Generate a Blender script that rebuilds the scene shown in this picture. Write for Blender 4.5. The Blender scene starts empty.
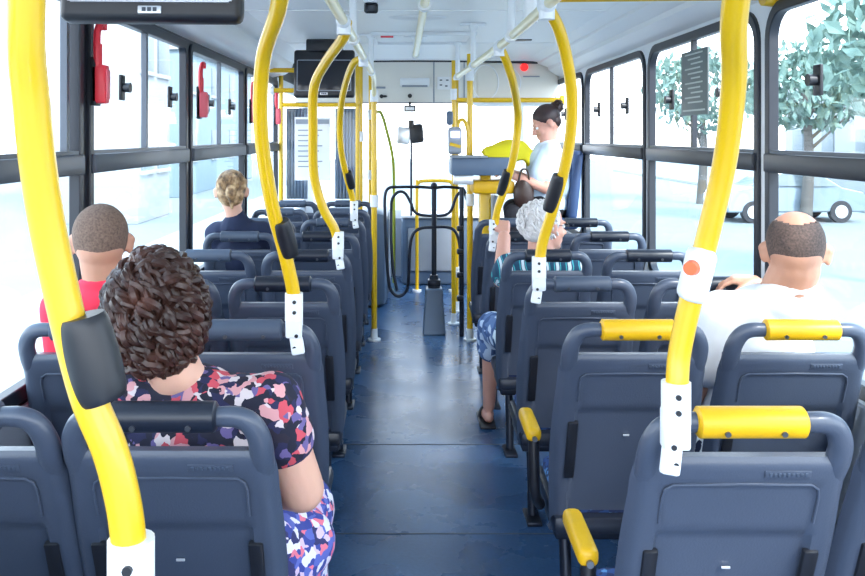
import bpy, bmesh, math, random
from mathutils import Vector, Matrix, Euler
random.seed(7)
PI = math.pi
V = Vector
C = bpy.context.scene.collection

# ------------------------------------------------------------------ camera
EYE = 1.555; F = 840.0; VX = 403.0; VY = 136.0
cd = bpy.data.cameras.new('camera'); cam = bpy.data.objects.new('camera', cd); C.objects.link(cam)
cam.location = (0, 0, EYE); cam.rotation_euler = (PI/2, 0, 0)
cd.sensor_width = 36; cd.lens = F*36/865
cd.shift_x = (432.5-VX)/865; cd.shift_y = -(288-VY)/865
cd.clip_start = .05; cd.clip_end = 500
bpy.context.scene.camera = cam

def W(x, y, Y):
    """a measured direction turned into a point at depth Y (metres ahead of the eye)"""
    return V(((x-VX)*Y/F, Y, EYE-(y-VY)*Y/F))

# ------------------------------------------------------------------ materials
MATS = {}
def mat(name, col, rough=.5, metal=0, bump=0, bscale=60, var=0, vscale=8, coat=0, spec=.5, sss=0):
    m = bpy.data.materials.new(name); m.use_nodes = True
    nt = m.node_tree; b = nt.nodes['Principled BSDF']
    b.inputs['Base Color'].default_value = (*col, 1); b.inputs['Roughness'].default_value = rough
    b.inputs['Metallic'].default_value = metal; b.inputs['Specular IOR Level'].default_value = spec
    if coat: b.inputs['Coat Weight'].default_value = coat; b.inputs['Coat Roughness'].default_value = .12
    if sss:
        b.inputs['Subsurface Weight'].default_value = sss
        b.inputs['Subsurface Radius'].default_value = (.02, .008, .004)
    tc = nt.nodes.new('ShaderNodeTexCoord')
    if var:
        n = nt.nodes.new('ShaderNodeTexNoise'); n.inputs['Scale'].default_value = vscale; n.inputs['Detail'].default_value = 5
        r = nt.nodes.new('ShaderNodeMapRange'); r.inputs['To Min'].default_value = 1-var; r.inputs['To Max'].default_value = 1+var
        mx = nt.nodes.new('ShaderNodeVectorMath'); mx.operation = 'SCALE'
        mx.inputs[0].default_value = col
        nt.links.new(tc.outputs['Object'], n.inputs['Vector']); nt.links.new(n.outputs['Fac'], r.inputs['Value'])
        nt.links.new(r.outputs['Result'], mx.inputs['Scale']); nt.links.new(mx.outputs[0], b.inputs['Base Color'])
    if bump:
        n = nt.nodes.new('ShaderNodeTexNoise'); n.inputs['Scale'].default_value = bscale; n.inputs['Detail'].default_value = 3
        bp = nt.nodes.new('ShaderNodeBump'); bp.inputs['Strength'].default_value = bump; bp.inputs['Distance'].default_value = .004
        nt.links.new(tc.outputs['Object'], n.inputs['Vector']); nt.links.new(n.outputs['Fac'], bp.inputs['Height'])
        nt.links.new(bp.outputs['Normal'], b.inputs['Normal'])
    MATS[name] = m
    return m

def ramp_mat(name, stops, scale=30, rough=.8, kind='voronoi', interp='CONSTANT', detail=2, distort=0, bump=0):
    m = bpy.data.materials.new(name); m.use_nodes = True
    nt = m.node_tree; b = nt.nodes['Principled BSDF']; b.inputs['Roughness'].default_value = rough
    tc = nt.nodes.new('ShaderNodeTexCoord')
    src = tc.outputs['Object']
    if distort:
        n0 = nt.nodes.new('ShaderNodeTexNoise'); n0.inputs['Scale'].default_value = scale*.6
        va = nt.nodes.new('ShaderNodeVectorMath'); va.operation = 'MULTIPLY_ADD'
        va.inputs[1].default_value = (distort,)*3
        nt.links.new(src, n0.inputs['Vector']); nt.links.new(n0.outputs['Color'], va.inputs[0]); nt.links.new(src, va.inputs[2])
        src = va.outputs[0]
    if kind == 'voronoi':
        t = nt.nodes.new('ShaderNodeTexVoronoi'); t.inputs['Scale'].default_value = scale
        nt.links.new(src, t.inputs['Vector'])
        sep = nt.nodes.new('ShaderNodeSeparateColor'); nt.links.new(t.outputs['Color'], sep.inputs[0]); fac = sep.outputs[0]
    elif kind == 'noise':
        t = nt.nodes.new('ShaderNodeTexNoise'); t.inputs['Scale'].default_value = scale; t.inputs['Detail'].default_value = detail
        nt.links.new(src, t.inputs['Vector']); fac = t.outputs['Fac']
    else:
        t = nt.nodes.new('ShaderNodeTexWave'); t.inputs['Scale'].default_value = scale; t.inputs['Distortion'].default_value = 6
        nt.links.new(src, t.inputs['Vector']); fac = t.outputs['Fac']
    cr = nt.nodes.new('ShaderNodeValToRGB'); cr.color_ramp.interpolation = interp
    e = cr.color_ramp.elements
    while len(e) < len(stops): e.new(.5)
    for k, (p, c) in enumerate(stops): e[k].position = p; e[k].color = (*c, 1)
    nt.links.new(fac, cr.inputs['Fac']); nt.links.new(cr.outputs['Color'], b.inputs['Base Color'])
    if bump:
        bp = nt.nodes.new('ShaderNodeBump'); bp.inputs['Strength'].default_value = bump; bp.inputs['Distance'].default_value = .004
        nt.links.new(fac, bp.inputs['Height']); nt.links.new(bp.outputs['Normal'], b.inputs['Normal'])
    MATS[name] = m
    return m

yellow = mat('yellow_paint', (.80, .49, .006), .28, coat=.4, var=.03, vscale=5)
yplastic = mat('yellow_plastic', (.76, .42, .005), .4, bump=.15, bscale=90, var=.10, vscale=14)
white = mat('white_plastic', (.86, .88, .90), .4, var=.04)
whiterail = mat('cream_paint', (.90, .80, .46), .3, var=.05, coat=.3)
shell_m = mat('grey_seat_plastic', (.062, .078, .116), .34, bump=.12, bscale=220, var=.08, vscale=6, coat=.10)
grip_dark = mat('black_rubber', (.012, .016, .028), .35, var=.1)
grip_grey = mat('grey_rubber', (.06, .08, .12), .45, var=.12, vscale=20)
black = mat('black_plastic', (.012, .013, .018), .4)
dark_metal = mat('dark_metal', (.025, .032, .05), .35, metal=.6)
frame_m = mat('window_frame_black', (.014, .018, .028), .4, var=.08)
frame_l = mat('window_rail_grey', (.09, .105, .13), .4, metal=.3)
panel = mat('white_panel', (.84, .86, .88), .45, var=.03, vscale=3)
ceil_m = mat('ceiling_white', (.93, .93, .93), .4, var=.02, vscale=2)
cream = mat('front_panel_cream', (.82, .80, .74), .5, var=.03)
grey_panel = mat('grey_panel', (.30, .33, .38), .5, var=.06)
screen_m = mat('dark_screen', (.02, .022, .03), .12)
silver = mat('silver', (.75, .76, .78), .3, metal=.6)
red = mat('red_plastic', (.80, .03, .05), .35)
pink = mat('faded_red_case', (.82, .14, .18), .4)
orange = mat('orange_button', (.95, .16, .05), .3)
steel = mat('bolt_steel', (.20, .21, .23), .3, metal=.8)
bluegrey = mat('blue_grey_paint', (.10, .15, .23), .4, var=.08)
skin1 = mat('skin_fair', (.72, .40, .29), .5, sss=.15, bump=.1, bscale=150, var=.05, vscale=15)
skin2 = mat('skin_tan', (.58, .29, .19), .45, sss=.12, bump=.1, bscale=150, var=.06, vscale=15)
skin3 = mat('skin_ruddy', (.70, .36, .27), .5, sss=.12, bump=.1, bscale=150, var=.07, vscale=15)
hair_brown = ramp_mat('hair_brown', [(0, (.012, .005, .004)), (.5, (.040, .015, .010)), (1, (.16, .06, .04))], 14, .42, 'noise', 'LINEAR')
hair_dark = ramp_mat('hair_dark', [(0, (.012, .006, .005)), (1, (.06, .03, .03))], 20, .45, 'noise', 'LINEAR')
hair_blond = ramp_mat('hair_blond', [(.3, (.07, .04, .025)), (.5, (.38, .22, .10)), (.7, (.72, .50, .28))], 30, .5, 'noise', 'LINEAR')
hair_white = ramp_mat('hair_white', [(0, (.55, .50, .48)), (1, (.95, .93, .92))], 40, .7, 'noise', 'LINEAR')
hair_stubble = ramp_mat('hair_stubble', [(.25, (.10, .062, .045)), (.75, (.24, .15, .11))], 160, .8, 'noise', 'LINEAR', bump=.3)
hair_stubble2 = ramp_mat('hair_stubble_dark', [(.25, (.05, .036, .032)), (.75, (.16, .10, .08))], 160, .8, 'noise', 'LINEAR', bump=.3)
floral = ramp_mat('floral_cloth', [(0, (.012, .012, .03)), (.34, (.62, .08, .11)), (.46, (.70, .33, .34)), (.56, (.02, .02, .07)), (.76, (.72, .60, .60)), (.84, (.15, .11, .28)), (.92, (.02, .015, .03))], 58, .85, 'voronoi', distort=.03)
floral2 = ramp_mat('floral_skirt', [(0, (.05, .07, .32)), (.25, (.85, .20, .28)), (.42, (.85, .80, .90)), (.60, (.12, .15, .50)), (.75, (.75, .55, .75)), (.88, (.04, .04, .14))], 52, .85, 'voronoi', distort=.03)
red_cloth = mat('red_cloth', (.80, .03, .07), .85, bump=.3, bscale=30)
navy_cloth = mat('navy_cloth', (.010, .018, .055), .85, bump=.3, bscale=30)
white_cloth = mat('white_cloth', (.88, .89, .90), .85, bump=.3, bscale=18)
blue_cloth = mat('pale_blue_cloth', (.62, .76, .90), .85, bump=.4, bscale=22)
black_cloth = mat('black_cloth', (.012, .012, .018), .85, bump=.2)
teal_cloth = ramp_mat('teal_cloth', [(0, (.01, .06, .12)), (.35, (.02, .30, .36)), (.5, (.10, .55, .55)), (.62, (.01, .05, .14)), (.85, (.65, .75, .80))], 6, .85, 'wave', 'CONSTANT')
shorts_cloth = ramp_mat('patterned_shorts', [(0, (.05, .10, .25)), (.4, (.55, .65, .80)), (.65, (.12, .20, .40))], 28, .85, 'voronoi')
yellow_cloth = mat('yellow_cloth', (.85, .72, .01), .7, bump=.5, bscale=14, var=.08)
leather = mat('dark_leather', (.035, .016, .012), .4, bump=.3, bscale=40)
paper = mat('paper_white', (.88, .88, .88), .7)
paper_grey = mat('notice_grey', (.13, .16, .16), .5, var=.1)
ink = mat('notice_ink', (.50, .55, .52), .6)
ink_dark = mat('ink_dark', (.06, .07, .09), .6)
eye_w = mat('eye_white', (.85, .85, .85), .2)
iris = mat('eye_iris', (.03, .02, .015), .2)
lens_m = mat('spectacle_frame', (.05, .04, .04), .3)
asphalt = mat('asphalt', (.20, .232, .242), .9, bump=.4, bscale=8, var=.1, vscale=1)
pavement = mat('pavement', (.35, .36, .36), .9, var=.08, vscale=1)
wallpale = mat('pale_render', (.33, .35, .36), .9, var=.06, vscale=.6)
wallblue = mat('pale_blue_render', (.20, .27, .31), .9, var=.08, vscale=.6)
wallgrey = mat('building_pane', (.14, .18, .20), .5)
leaf = ramp_mat('leaves', [(.3, (.10, .18, .15)), (.7, (.22, .33, .27))], 3, .8, 'noise', 'LINEAR')
bark = mat('bark', (.11, .10, .09), .9, bump=.6, bscale=10)
car_paint = mat('car_paint', (.24, .30, .35), .25, metal=.2, coat=.6)
tyre = mat('tyre', (.03, .03, .035), .8)
fabric = ramp_mat('seat_fabric', [(0, (.012, .025, .09)), (.5, (.02, .06, .20)), (.85, (.10, .26, .50))], 70, .9, 'voronoi')

def floor_material():
    m = bpy.data.materials.new('blue_vinyl'); m.use_nodes = True
    nt = m.node_tree; b = nt.nodes['Principled BSDF']
    tc = nt.nodes.new('ShaderNodeTexCoord')
    v = nt.nodes.new('ShaderNodeTexNoise'); v.inputs['Scale'].default_value = 3; v.inputs['Detail'].default_value = 6
    cr = nt.nodes.new('ShaderNodeValToRGB')
    cr.color_ramp.elements[0].position = .3; cr.color_ramp.elements[0].color = (.032, .080, .180, 1)
    cr.color_ramp.elements[1].position = .75; cr.color_ramp.elements[1].color = (.044, .108, .222, 1)
    sp = nt.nodes.new('ShaderNodeTexNoise'); sp.inputs['Scale'].default_value = 70
    mx = nt.nodes.new('ShaderNodeMix'); mx.data_type = 'RGBA'; mx.blend_type = 'OVERLAY'; mx.inputs['Factor'].default_value = .35
    nt.links.new(tc.outputs['Object'], v.inputs['Vector']); nt.links.new(tc.outputs['Object'], sp.inputs['Vector'])
    nt.links.new(v.outputs['Fac'], cr.inputs['Fac']); nt.links.new(cr.outputs['Color'], mx.inputs['A'])
    nt.links.new(sp.outputs['Fac'], mx.inputs['B']); nt.links.new(mx.outputs['Result'], b.inputs['Base Color'])
    r = nt.nodes.new('ShaderNodeMapRange'); r.inputs['To Min'].default_value = .14; r.inputs['To Max'].default_value = .42
    nt.links.new(v.outputs['Fac'], r.inputs['Value']); nt.links.new(r.outputs['Result'], b.inputs['Roughness'])
    bp = nt.nodes.new('ShaderNodeBump'); bp.inputs['Strength'].default_value = .15; bp.inputs['Distance'].default_value = .002
    nt.links.new(sp.outputs['Fac'], bp.inputs['Height']); nt.links.new(bp.outputs['Normal'], b.inputs['Normal'])
    return m
floor_m = floor_material()

def glass_material(name, tint, refl):
    m = bpy.data.materials.new(name); m.use_nodes = True
    nt = m.node_tree; nt.nodes.clear()
    o = nt.nodes.new('ShaderNodeOutputMaterial'); t = nt.nodes.new('ShaderNodeBsdfTransparent'); t.inputs[0].default_value = (*tint, 1)
    g = nt.nodes.new('ShaderNodeBsdfGlossy'); g.inputs['Roughness'].default_value = .03
    lw = nt.nodes.new('ShaderNodeLayerWeight'); lw.inputs[0].default_value = .5
    pw = nt.nodes.new('ShaderNodeMath'); pw.operation = 'POWER'; pw.inputs[1].default_value = 5
    fr = nt.nodes.new('ShaderNodeMath'); fr.operation = 'MULTIPLY_ADD'; fr.inputs[1].default_value = refl; fr.inputs[2].default_value = .02
    nt.links.new(lw.outputs['Facing'], pw.inputs[0]); nt.links.new(pw.outputs[0], fr.inputs[0])
    mx = nt.nodes.new('ShaderNodeMixShader')
    nt.links.new(fr.outputs[0], mx.inputs[0]); nt.links.new(t.outputs[0], mx.inputs[1]); nt.links.new(g.outputs[0], mx.inputs[2])
    nt.links.new(mx.outputs[0], o.inputs[0])
    return m
glass = glass_material('window_glass', (.97, .985, 1), .35)
glass2 = glass_material('lower_window_glass', (.95, .985, 1), .35)

def emis(name, col, s):
    m = bpy.data.materials.new(name); m.use_nodes = True
    b = m.node_tree.nodes['Principled BSDF']; b.inputs['Base Color'].default_value = (*col, 1)
    b.inputs['Emission Color'].default_value = (*col, 1); b.inputs['Emission Strength'].default_value = s
    return m
lamp_red = emis('red_lamp_lens', (.9, .02, .02), .6)
lcd = emis('lcd_screen', (.7, .75, 1), .8)

# ------------------------------------------------------------------ mesh builder
def smooth_path(pts, n=8):
    pts = [V(p) for p in pts]
    if len(pts) < 3: return pts
    out = []
    P = [2*pts[0]-pts[1]] + pts + [2*pts[-1]-pts[-2]]
    for i in range(1, len(P)-2):
        p0, p1, p2, p3 = P[i-1], P[i], P[i+1], P[i+2]
        for k in range(n):
            t = k/n
            out.append(.5*((2*p1)+(p2-p0)*t+(2*p0-5*p1+4*p2-p3)*t*t+(-p0+3*p1-3*p2+p3)*t**3))
    out.append(pts[-1])
    return out

class MB:
    def __init__(s): s.bm = bmesh.new(); s.mi = 0
    def face(s, vs):
        try:
            f = s.bm.faces.new(vs); f.material_index = s.mi; return f
        except ValueError: return None
    def box(s, c, d, rot=None, bev=0, seg=2):
        M = Matrix.Translation(V(c)) @ (rot.to_4x4() if rot is not None else Matrix.Identity(4)) @ Matrix.Diagonal((*d, 1))
        r = bmesh.ops.create_cube(s.bm, size=1, matrix=M)
        fs = set(f for v in r['verts'] for f in v.link_faces)
        for f in fs: f.material_index = s.mi
        if bev:
            es = list(set(e for f in fs for e in f.edges))
            rr = bmesh.ops.bevel(s.bm, geom=es, offset=bev, segments=seg, affect='EDGES', profile=.5)
            for f in rr['faces']: f.material_index = s.mi
        return s
    def bx(s, x0, x1, y0, y1, z0, z1, bev=0):
        return s.box(((x0+x1)/2, (y0+y1)/2, (z0+z1)/2), (abs(x1-x0), abs(y1-y0), abs(z1-z0)), None, bev)
    def ell(s, c, r, rot=None, u=20, v=14):
        M = Matrix.Translation(V(c)) @ (rot.to_4x4() if rot is not None else Matrix.Identity(4)) @ Matrix.Diagonal((*r, 1))
        q = bmesh.ops.create_uvsphere(s.bm, u_segments=u, v_segments=v, radius=1, matrix=M)
        for f in set(f for w in q['verts'] for f in w.link_faces): f.material_index = s.mi
        return s
    def tube(s, pts, r, seg=12, caps=True, sm=0, closed=False, sy=1.0):
        pts = smooth_path(pts, sm) if sm else [V(p) for p in pts]
        n = len(pts); rad = r if callable(r) else (lambda t: r)
        rings = []; prev = None
        for i, p in enumerate(pts):
            if closed: d = pts[(i+1) % n]-pts[i-1]
            else: d = pts[min(i+1, n-1)]-pts[max(i-1, 0)]
            if d.length < 1e-9: d = V((0, 0, 1))
            d.normalize()
            if prev is None:
                a = V((0, 0, 1)) if abs(d.z) < .9 else V((1, 0, 0))
                u = a.cross(d).normalized()
            else:
                u = prev-d*prev.dot(d)
                u = u.normalized() if u.length > 1e-6 else prev
            prev = u; w = d.cross(u); R = rad(i/max(1, n-1))
            rings.append([s.bm.verts.new(p+R*(math.cos(2*PI*k/seg)*u+math.sin(2*PI*k/seg)*w*sy)) for k in range(seg)])
        m = n if closed else n-1
        for i in range(m):
            A, B = rings[i], rings[(i+1) % n]
            for k in range(seg): s.face([A[k], A[(k+1) % seg], B[(k+1) % seg], B[k]])
        if caps and not closed:
            s.face(rings[0][::-1]); s.face(rings[-1])
        return s
    def cyl(s, a, b, r, r2=None, seg=16):
        a, b = V(a), V(b); r2 = r if r2 is None else r2
        return s.tube([a, b], lambda t: r+(r2-r)*t, seg)
    def cap(s, a, b, ra, rb=None, seg=14):
        a, b = V(a), V(b); rb = ra if rb is None else rb
        s.tube([a, a.lerp(b, .5), b], lambda t: ra+(rb-ra)*t, seg)
        s.ell(a, (ra,)*3, u=seg, v=10); s.ell(b, (rb,)*3, u=seg, v=10)
        return s
    def loops(s, A, B, flip=False):
        n = len(A)
        for k in range(n):
            f = [A[k], A[(k+1) % n], B[(k+1) % n], B[k]]
            f = [v for i, v in enumerate(f) if v not in f[:i]]
            if len(f) > 2: s.face(f[::-1] if flip else f)
    def prism(s, poly, f0, f1):
        """poly: 2-D points; f0/f1 map a 2-D point to the two 3-D faces"""
        A = [s.bm.verts.new(f0(p)) for p in poly]; B = [s.bm.verts.new(f1(p)) for p in poly]
        s.face(A[::-1]); s.face(B); s.loops(A, B)
        return s
    def build(s, name, m, parent=None, smooth=True, label=None, bevel=0, loc=None, ang=40):
        bmesh.ops.recalc_face_normals(s.bm, faces=s.bm.faces[:])
        me = bpy.data.meshes.new(name)
        off = V(loc) if loc is not None else (V(parent['base']) if parent is not None and 'base' in parent else V((0, 0, 0)))
        bmesh.ops.translate(s.bm, verts=s.bm.verts, vec=-off)
        s.bm.to_mesh(me); s.bm.free()
        for mm in (m if isinstance(m, (list, tuple)) else [m]): me.materials.append(mm)
        if smooth:
            for p in me.polygons: p.use_smooth = True
            try: me.set_sharp_from_angle(angle=math.radians(ang))
            except Exception: pass
        o = bpy.data.objects.new(name, me); C.objects.link(o)
        if parent is not None:
            o.parent = parent
            if 'base' in parent: o['base'] = parent['base']
        elif loc is not None: o.location = loc
        if label: o['label'] = label
        if bevel:
            b = o.modifiers.new('bevel', 'BEVEL'); b.width = bevel; b.segments = 2; b.limit_method = 'ANGLE'
        return o

def thing(name, label, cat, loc=(0, 0, 0), group=None, kind=None):
    o = bpy.data.objects.new(name, None); C.objects.link(o); o.location = loc; o.empty_display_size = .05
    o['base'] = tuple(loc)
    if kind: o['kind'] = kind
    else: o['label'] = label; o['category'] = cat
    if group: o['group'] = group
    return o
def tag(o, label, cat, group=None, kind=None):
    o['label'] = label; o['category'] = cat
    if group: o['group'] = group
    if kind: o['kind'] = kind
    return o
def struct(o): o['kind'] = 'structure'; return o
def dup(root, loc, label=None, group=None, rz=None, skip=()):
    r = root.copy(); C.objects.link(r); r.location = loc
    if rz is not None: r.rotation_euler.z = rz
    if label: r['label'] = label
    if group: r['group'] = group
    for ch in list(root.children):
        if ch.name.split('.')[0] in skip: continue
        c = ch.copy(); C.objects.link(c); c.parent = r
        for g in ch.children:
            d = g.copy(); C.objects.link(d); d.parent = c
    return r

def rrect(y0, y1, z0, z1, r, n=6):
    out = []
    for cy, cz, a0 in ((y1-r, z1-r, 0), (y0+r, z1-r, 90), (y0+r, z0+r, 180), (y1-r, z0+r, 270)):
        for k in range(n+1):
            a = math.radians(a0+90*k/n); out.append((cy+r*math.cos(a), cz+r*math.sin(a)))
    return out
def ring(mb, outer, inner, x0, x1):
    """closed frame between two 2-D (y,z) loops, from x0 to x1"""
    o0 = [mb.bm.verts.new((x0, *p)) for p in outer]; o1 = [mb.bm.verts.new((x1, *p)) for p in outer]
    i0 = [mb.bm.verts.new((x0, *p)) for p in inner]; i1 = [mb.bm.verts.new((x1, *p)) for p in inner]
    mb.loops(o0, i0); mb.loops(o1, i1, True); mb.loops(o0, o1, True); mb.loops(i0, i1)
def bay(mb, Y0, Y1, Z0, Z1, y0, y1, z0, z1, r, x0, x1):
    """a wall bay with a rounded opening"""
    n = 6; inner = rrect(y0, y1, z0, z1, r, n)
    outer = []
    for cy, cz in ((Y1, Z1), (Y0, Z1), (Y0, Z0), (Y1, Z0)): outer += [(cy, cz)]*(n+1)
    for x, fl in ((x0, False), (x1, True)):
        ov = {}
        O = []
        for p in outer:
            if p not in ov: ov[p] = mb.bm.verts.new((x, *p))
            O.append(ov[p])
        I = [mb.bm.verts.new((x, *p)) for p in inner]
        mb.loops(O, I, fl)
        if not fl: I0, OV0 = I, ov
        else:
            mb.loops(I0, I)
            ks = [(Y1, Z1), (Y0, Z1), (Y0, Z0), (Y1, Z0)]
            mb.loops([OV0[k] for k in ks], [ov[k] for k in ks], True)

# ------------------------------------------------------------------ the shell of the bus
XL, XR = -1.10, 1.33
CZ = 2.20
Yb, Yf = -.9, 9.35
mb = MB(); mb.bx(XL-.05, XR+.05, Yb, 6.86, -.10, 0); struct(mb.build('floor', floor_m, smooth=False))
mb = MB(); mb.bx(XL-.05, XR+.05, 6.864, 7.74, -.10, 0); mb.bx(XL-.05, XR+.05, 7.744, Yf+.1, -.10, 0)
mb.bx(XL-.05, XR+.05, 6.86, 6.864, -.10, -.004); mb.bx(XL-.05, XR+.05, 7.74, 7.744, -.10, -.004)
struct(mb.build('floor', floor_m, smooth=False))
# seam strip in the aisle
mb = MB(); mb.bx(XL, XR, 4.23, 4.238, 0, .0015); mb.bx(XL, XR, 3.28, 3.287, 0, .0015); struct(mb.build('trim_1', ink_dark, smooth=False))

ZW0, ZW1 = .80, 2.03
bl = [(-.9, .02), (.02, 1.45), (1.45, 2.89), (2.89, 4.28), (4.28, 5.80), (5.80, 7.35)]
br = [(-.9, .10), (.10, 1.60), (1.60, 3.09), (3.09, 4.56), (4.56, 6.14), (6.14, 7.5)]
def wall(name, bays, x0, x1, rad, m):
    mb = MB()
    for a, b in bays:
        bay(mb, a, b, ZW0-.1, ZW1+.04, a+.035, b-.035, ZW0, ZW1, rad, x0, x1)
    mb.bx(x0, x1, bays[0][0], Yf, 0, ZW0-.1)
    mb.bx(x0, x1, bays[0][0], Yf, ZW1+.04, 2.45)
    return struct(mb.build(name, m, smooth=False))
wall('wall_left', bl, XL-.02, XL, .05, frame_m)
wall('wall_right', br, XR, XR+.02, .12, panel)
# the front bays of both sides, with the quarter windows beside the windscreen
for nm, x0, x1, a, m in (('wall_left', XL-.05, XL, 7.35, panel), ('wall_right', XR, XR+.05, 7.5, panel)):
    mb = MB(); bay(mb, a, Yf, ZW0-.1, ZW1+.04, a+.06, Yf-.12, ZW0, ZW1-.06, .1, x0, x1)
    struct(mb.build(nm, m, smooth=False))
# lower grey lining
mb = MB(); mb.bx(XL, XL+.015, Yb, Yf, 0, ZW0-.02, .004); struct(mb.build('baseboard_left', grey_panel, smooth=False))
mb = MB(); mb.bx(XR-.015, XR, Yb, Yf, 0, ZW0-.02, .004); struct(mb.build('baseboard_right', grey_panel, smooth=False))

wn = [0]
def window(a, b, x, side, rad, knobs, post=None):
    """side +1: the wall is on the right"""
    wn[0] += 1
    t = thing('window_%d' % wn[0], '', '', (x, (a+b)/2, ZW0), kind='structure')
    y0, y1 = a+.03, b-.03
    fi = x-side*.014; fo = x+side*.024
    mb = MB(); ring(mb, rrect(y0, y1, ZW0-.005, ZW1+.005, rad), rrect(y0+.036, y1-.036, ZW0+.04, ZW1-.036, max(.03, rad-.036)), min(fi, fo), max(fi, fo))
    mb.build('window_frame', frame_m, t, bevel=.004)
    mb = MB(); mb.bx(x-side*.028, x+side*.03, y0+.02, y1-.02, 1.425, 1.492, .006)
    mb.build('middle_rail', frame_l if side < 0 else frame_m, t)
    mb = MB(); mb.bx(x-side*.012, x+side*.02, y0+.04, y1-.04, 1.492, 1.505); mb.build('slide_track', frame_l, t, smooth=False)
    g = MB(); g.bx(x+side*.012, x+side*.016, y0+.03, y1-.03, 1.47, ZW1-.02); g.build('pane', glass, t, smooth=False)
    g = MB(); g.bx(x+side*.022, x+side*.026, y0+.03, y1-.03, ZW0+.02, 1.45); g.build('pane', glass2, t, smooth=False)
    if post:
        p = MB(); p.bx(x-side*.004, x+side*.018, post-.012, post+.012, 1.49, ZW1-.03); p.build('sliding_stile', frame_l if side < 0 else frame_m, t, smooth=False)
    for ky, kz in knobs:
        k = MB(); k.cyl((x+side*.012, ky, kz), (x-side*.03, ky, kz), .016, .020)
        k.box((x+side*.004, ky, kz), (.012, .05, .10), None, .004); k.build('latch', black, t)
    return t
window(*bl[1], XL, -1, .05, [(.8, 1.74)], .72)
window(*bl[2], XL, -1, .05, [(2.2, 1.74)], 2.75)
window(*bl[3], XL, -1, .05, [(3.30, 1.745), (3.98, 1.74)], 3.60)
window(*bl[4], XL, -1, .05, [(4.75, 1.74), (5.35, 1.74)], 5.05)
window(*bl[5], XL, -1, .05, [(6.4, 1.74)], 6.6)
window(*br[1], XR, 1, .13, [(.7, 1.74)], .85)
window(*br[2], XR, 1, .13, [(2.70, 1.735)], 1.85)
window(*br[3], XR, 1, .13, [(4.17, 1.735), (3.48, 1.735)], 3.86)
window(*br[4], XR, 1, .13, [(5.72, 1.735), (5.00, 1.735)], 5.38)
window(*br[5], XR, 1, .13, [(6.9, 1.735)], 6.7)

# ceiling, coves
mb = MB(); mb.bx(XL+.25, XR-.25, Yb, 7.1, CZ, CZ+.04)
for yy in (-.2, 1.3, 2.8, 4.3, 5.8): mb.bx(XL+.25, XR-.25, yy, yy+.02, CZ-.004, CZ)
mb.bx(XL-.05, XR+.05, Yb, Yf+.1, CZ+.25, CZ+.30)
struct(mb.build('ceiling', ceil_m, smooth=False))
def cove(name, prof, m, y0=Yb, y1=7.1):
    mb = MB(); n = len(prof); A = [mb.bm.verts.new((x, y0, z)) for x, z in prof]; B = [mb.bm.verts.new((x, y1, z)) for x, z in prof]
    mb.face(A[::-1]); mb.face(B); mb.loops(A, B)
    return struct(mb.build(name, m, ang=35))
cove('trim_2', [(XR, 2.055), (XR-.05, 2.075), (XR-.10, 2.11), (XR-.105, 2.135), (XR-.19, 2.165), (XR-.195, 2.18), (XR-.29, 2.198), (XR-.29, 2.23), (XR, 2.23)], ceil_m)
pr = [(XL, 2.05)]
for k in range(9):
    a = -PI/2+PI/2*k/8; pr.append((XL+.06+.11*math.cos(a), 2.165+.10*math.sin(a)))
pr += [(XL+.19, 2.175), (XL+.29, 2.198), (XL+.29, 2.23), (XL, 2.23)]
cove('trim_3', pr, ceil_m)
# arched dark edge where the saloon ceiling ends and the step up behind it
mb = MB()
pts = [V((XL+.03+(XR-XL-.06)*k/24, 7.11, CZ-.028+.02*math.sin(PI*k/24))) for k in range(25)]
mb.tube(pts, .011, 8); struct(mb.build('trim_4', frame_m))
mb = MB(); mb.bx(XL, XR, 7.1, 7.13, CZ-.01, CZ+.25); struct(mb.build('trim_5', ceil_m, smooth=False))
# ceiling hatch frame
mb = MB()
def hatch(x0, x1, y0, y1, label):
    t = thing('roof_hatch', label, 'roof hatch', ((x0+x1)/2, (y0+y1)/2, CZ))
    m = MB(); 
    for a in ((x0, x1, y0, y0+.03), (x0, x1, y1-.03, y1), (x0, x0+.03, y0+.03, y1-.03), (x1-.03, x1, y0+.03, y1-.03)):
        m.bx(*a, CZ-.022, CZ, .004)
    m.build('hatch_frame', white, t)
    m = MB(); m.bx(x0+.03, x1-.03, y0+.03, y1-.03, CZ-.008, CZ, 0); m.build('hatch_panel', ceil_m, t, smooth=False)
    m = MB(); m.bx(x0+.06, x0+.14, y0+.05, y0+.06, CZ-.03, CZ-.008, .003); m.build('hatch_handle', red, t)
hatch(-.20, .46, 5.2, 5.75, 'white roof hatch in the ceiling over the aisle, before the front panel')
# air grille discs on the ceiling
t = thing('ceiling_vent', 'flat oval white vent in the ceiling near the middle rail', 'vent', (.1, 4.6, CZ))
m = MB(); m.ell((.08, 4.55, CZ), (.16, .06, .02)); m.build('vent_cover', white, t)

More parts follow.
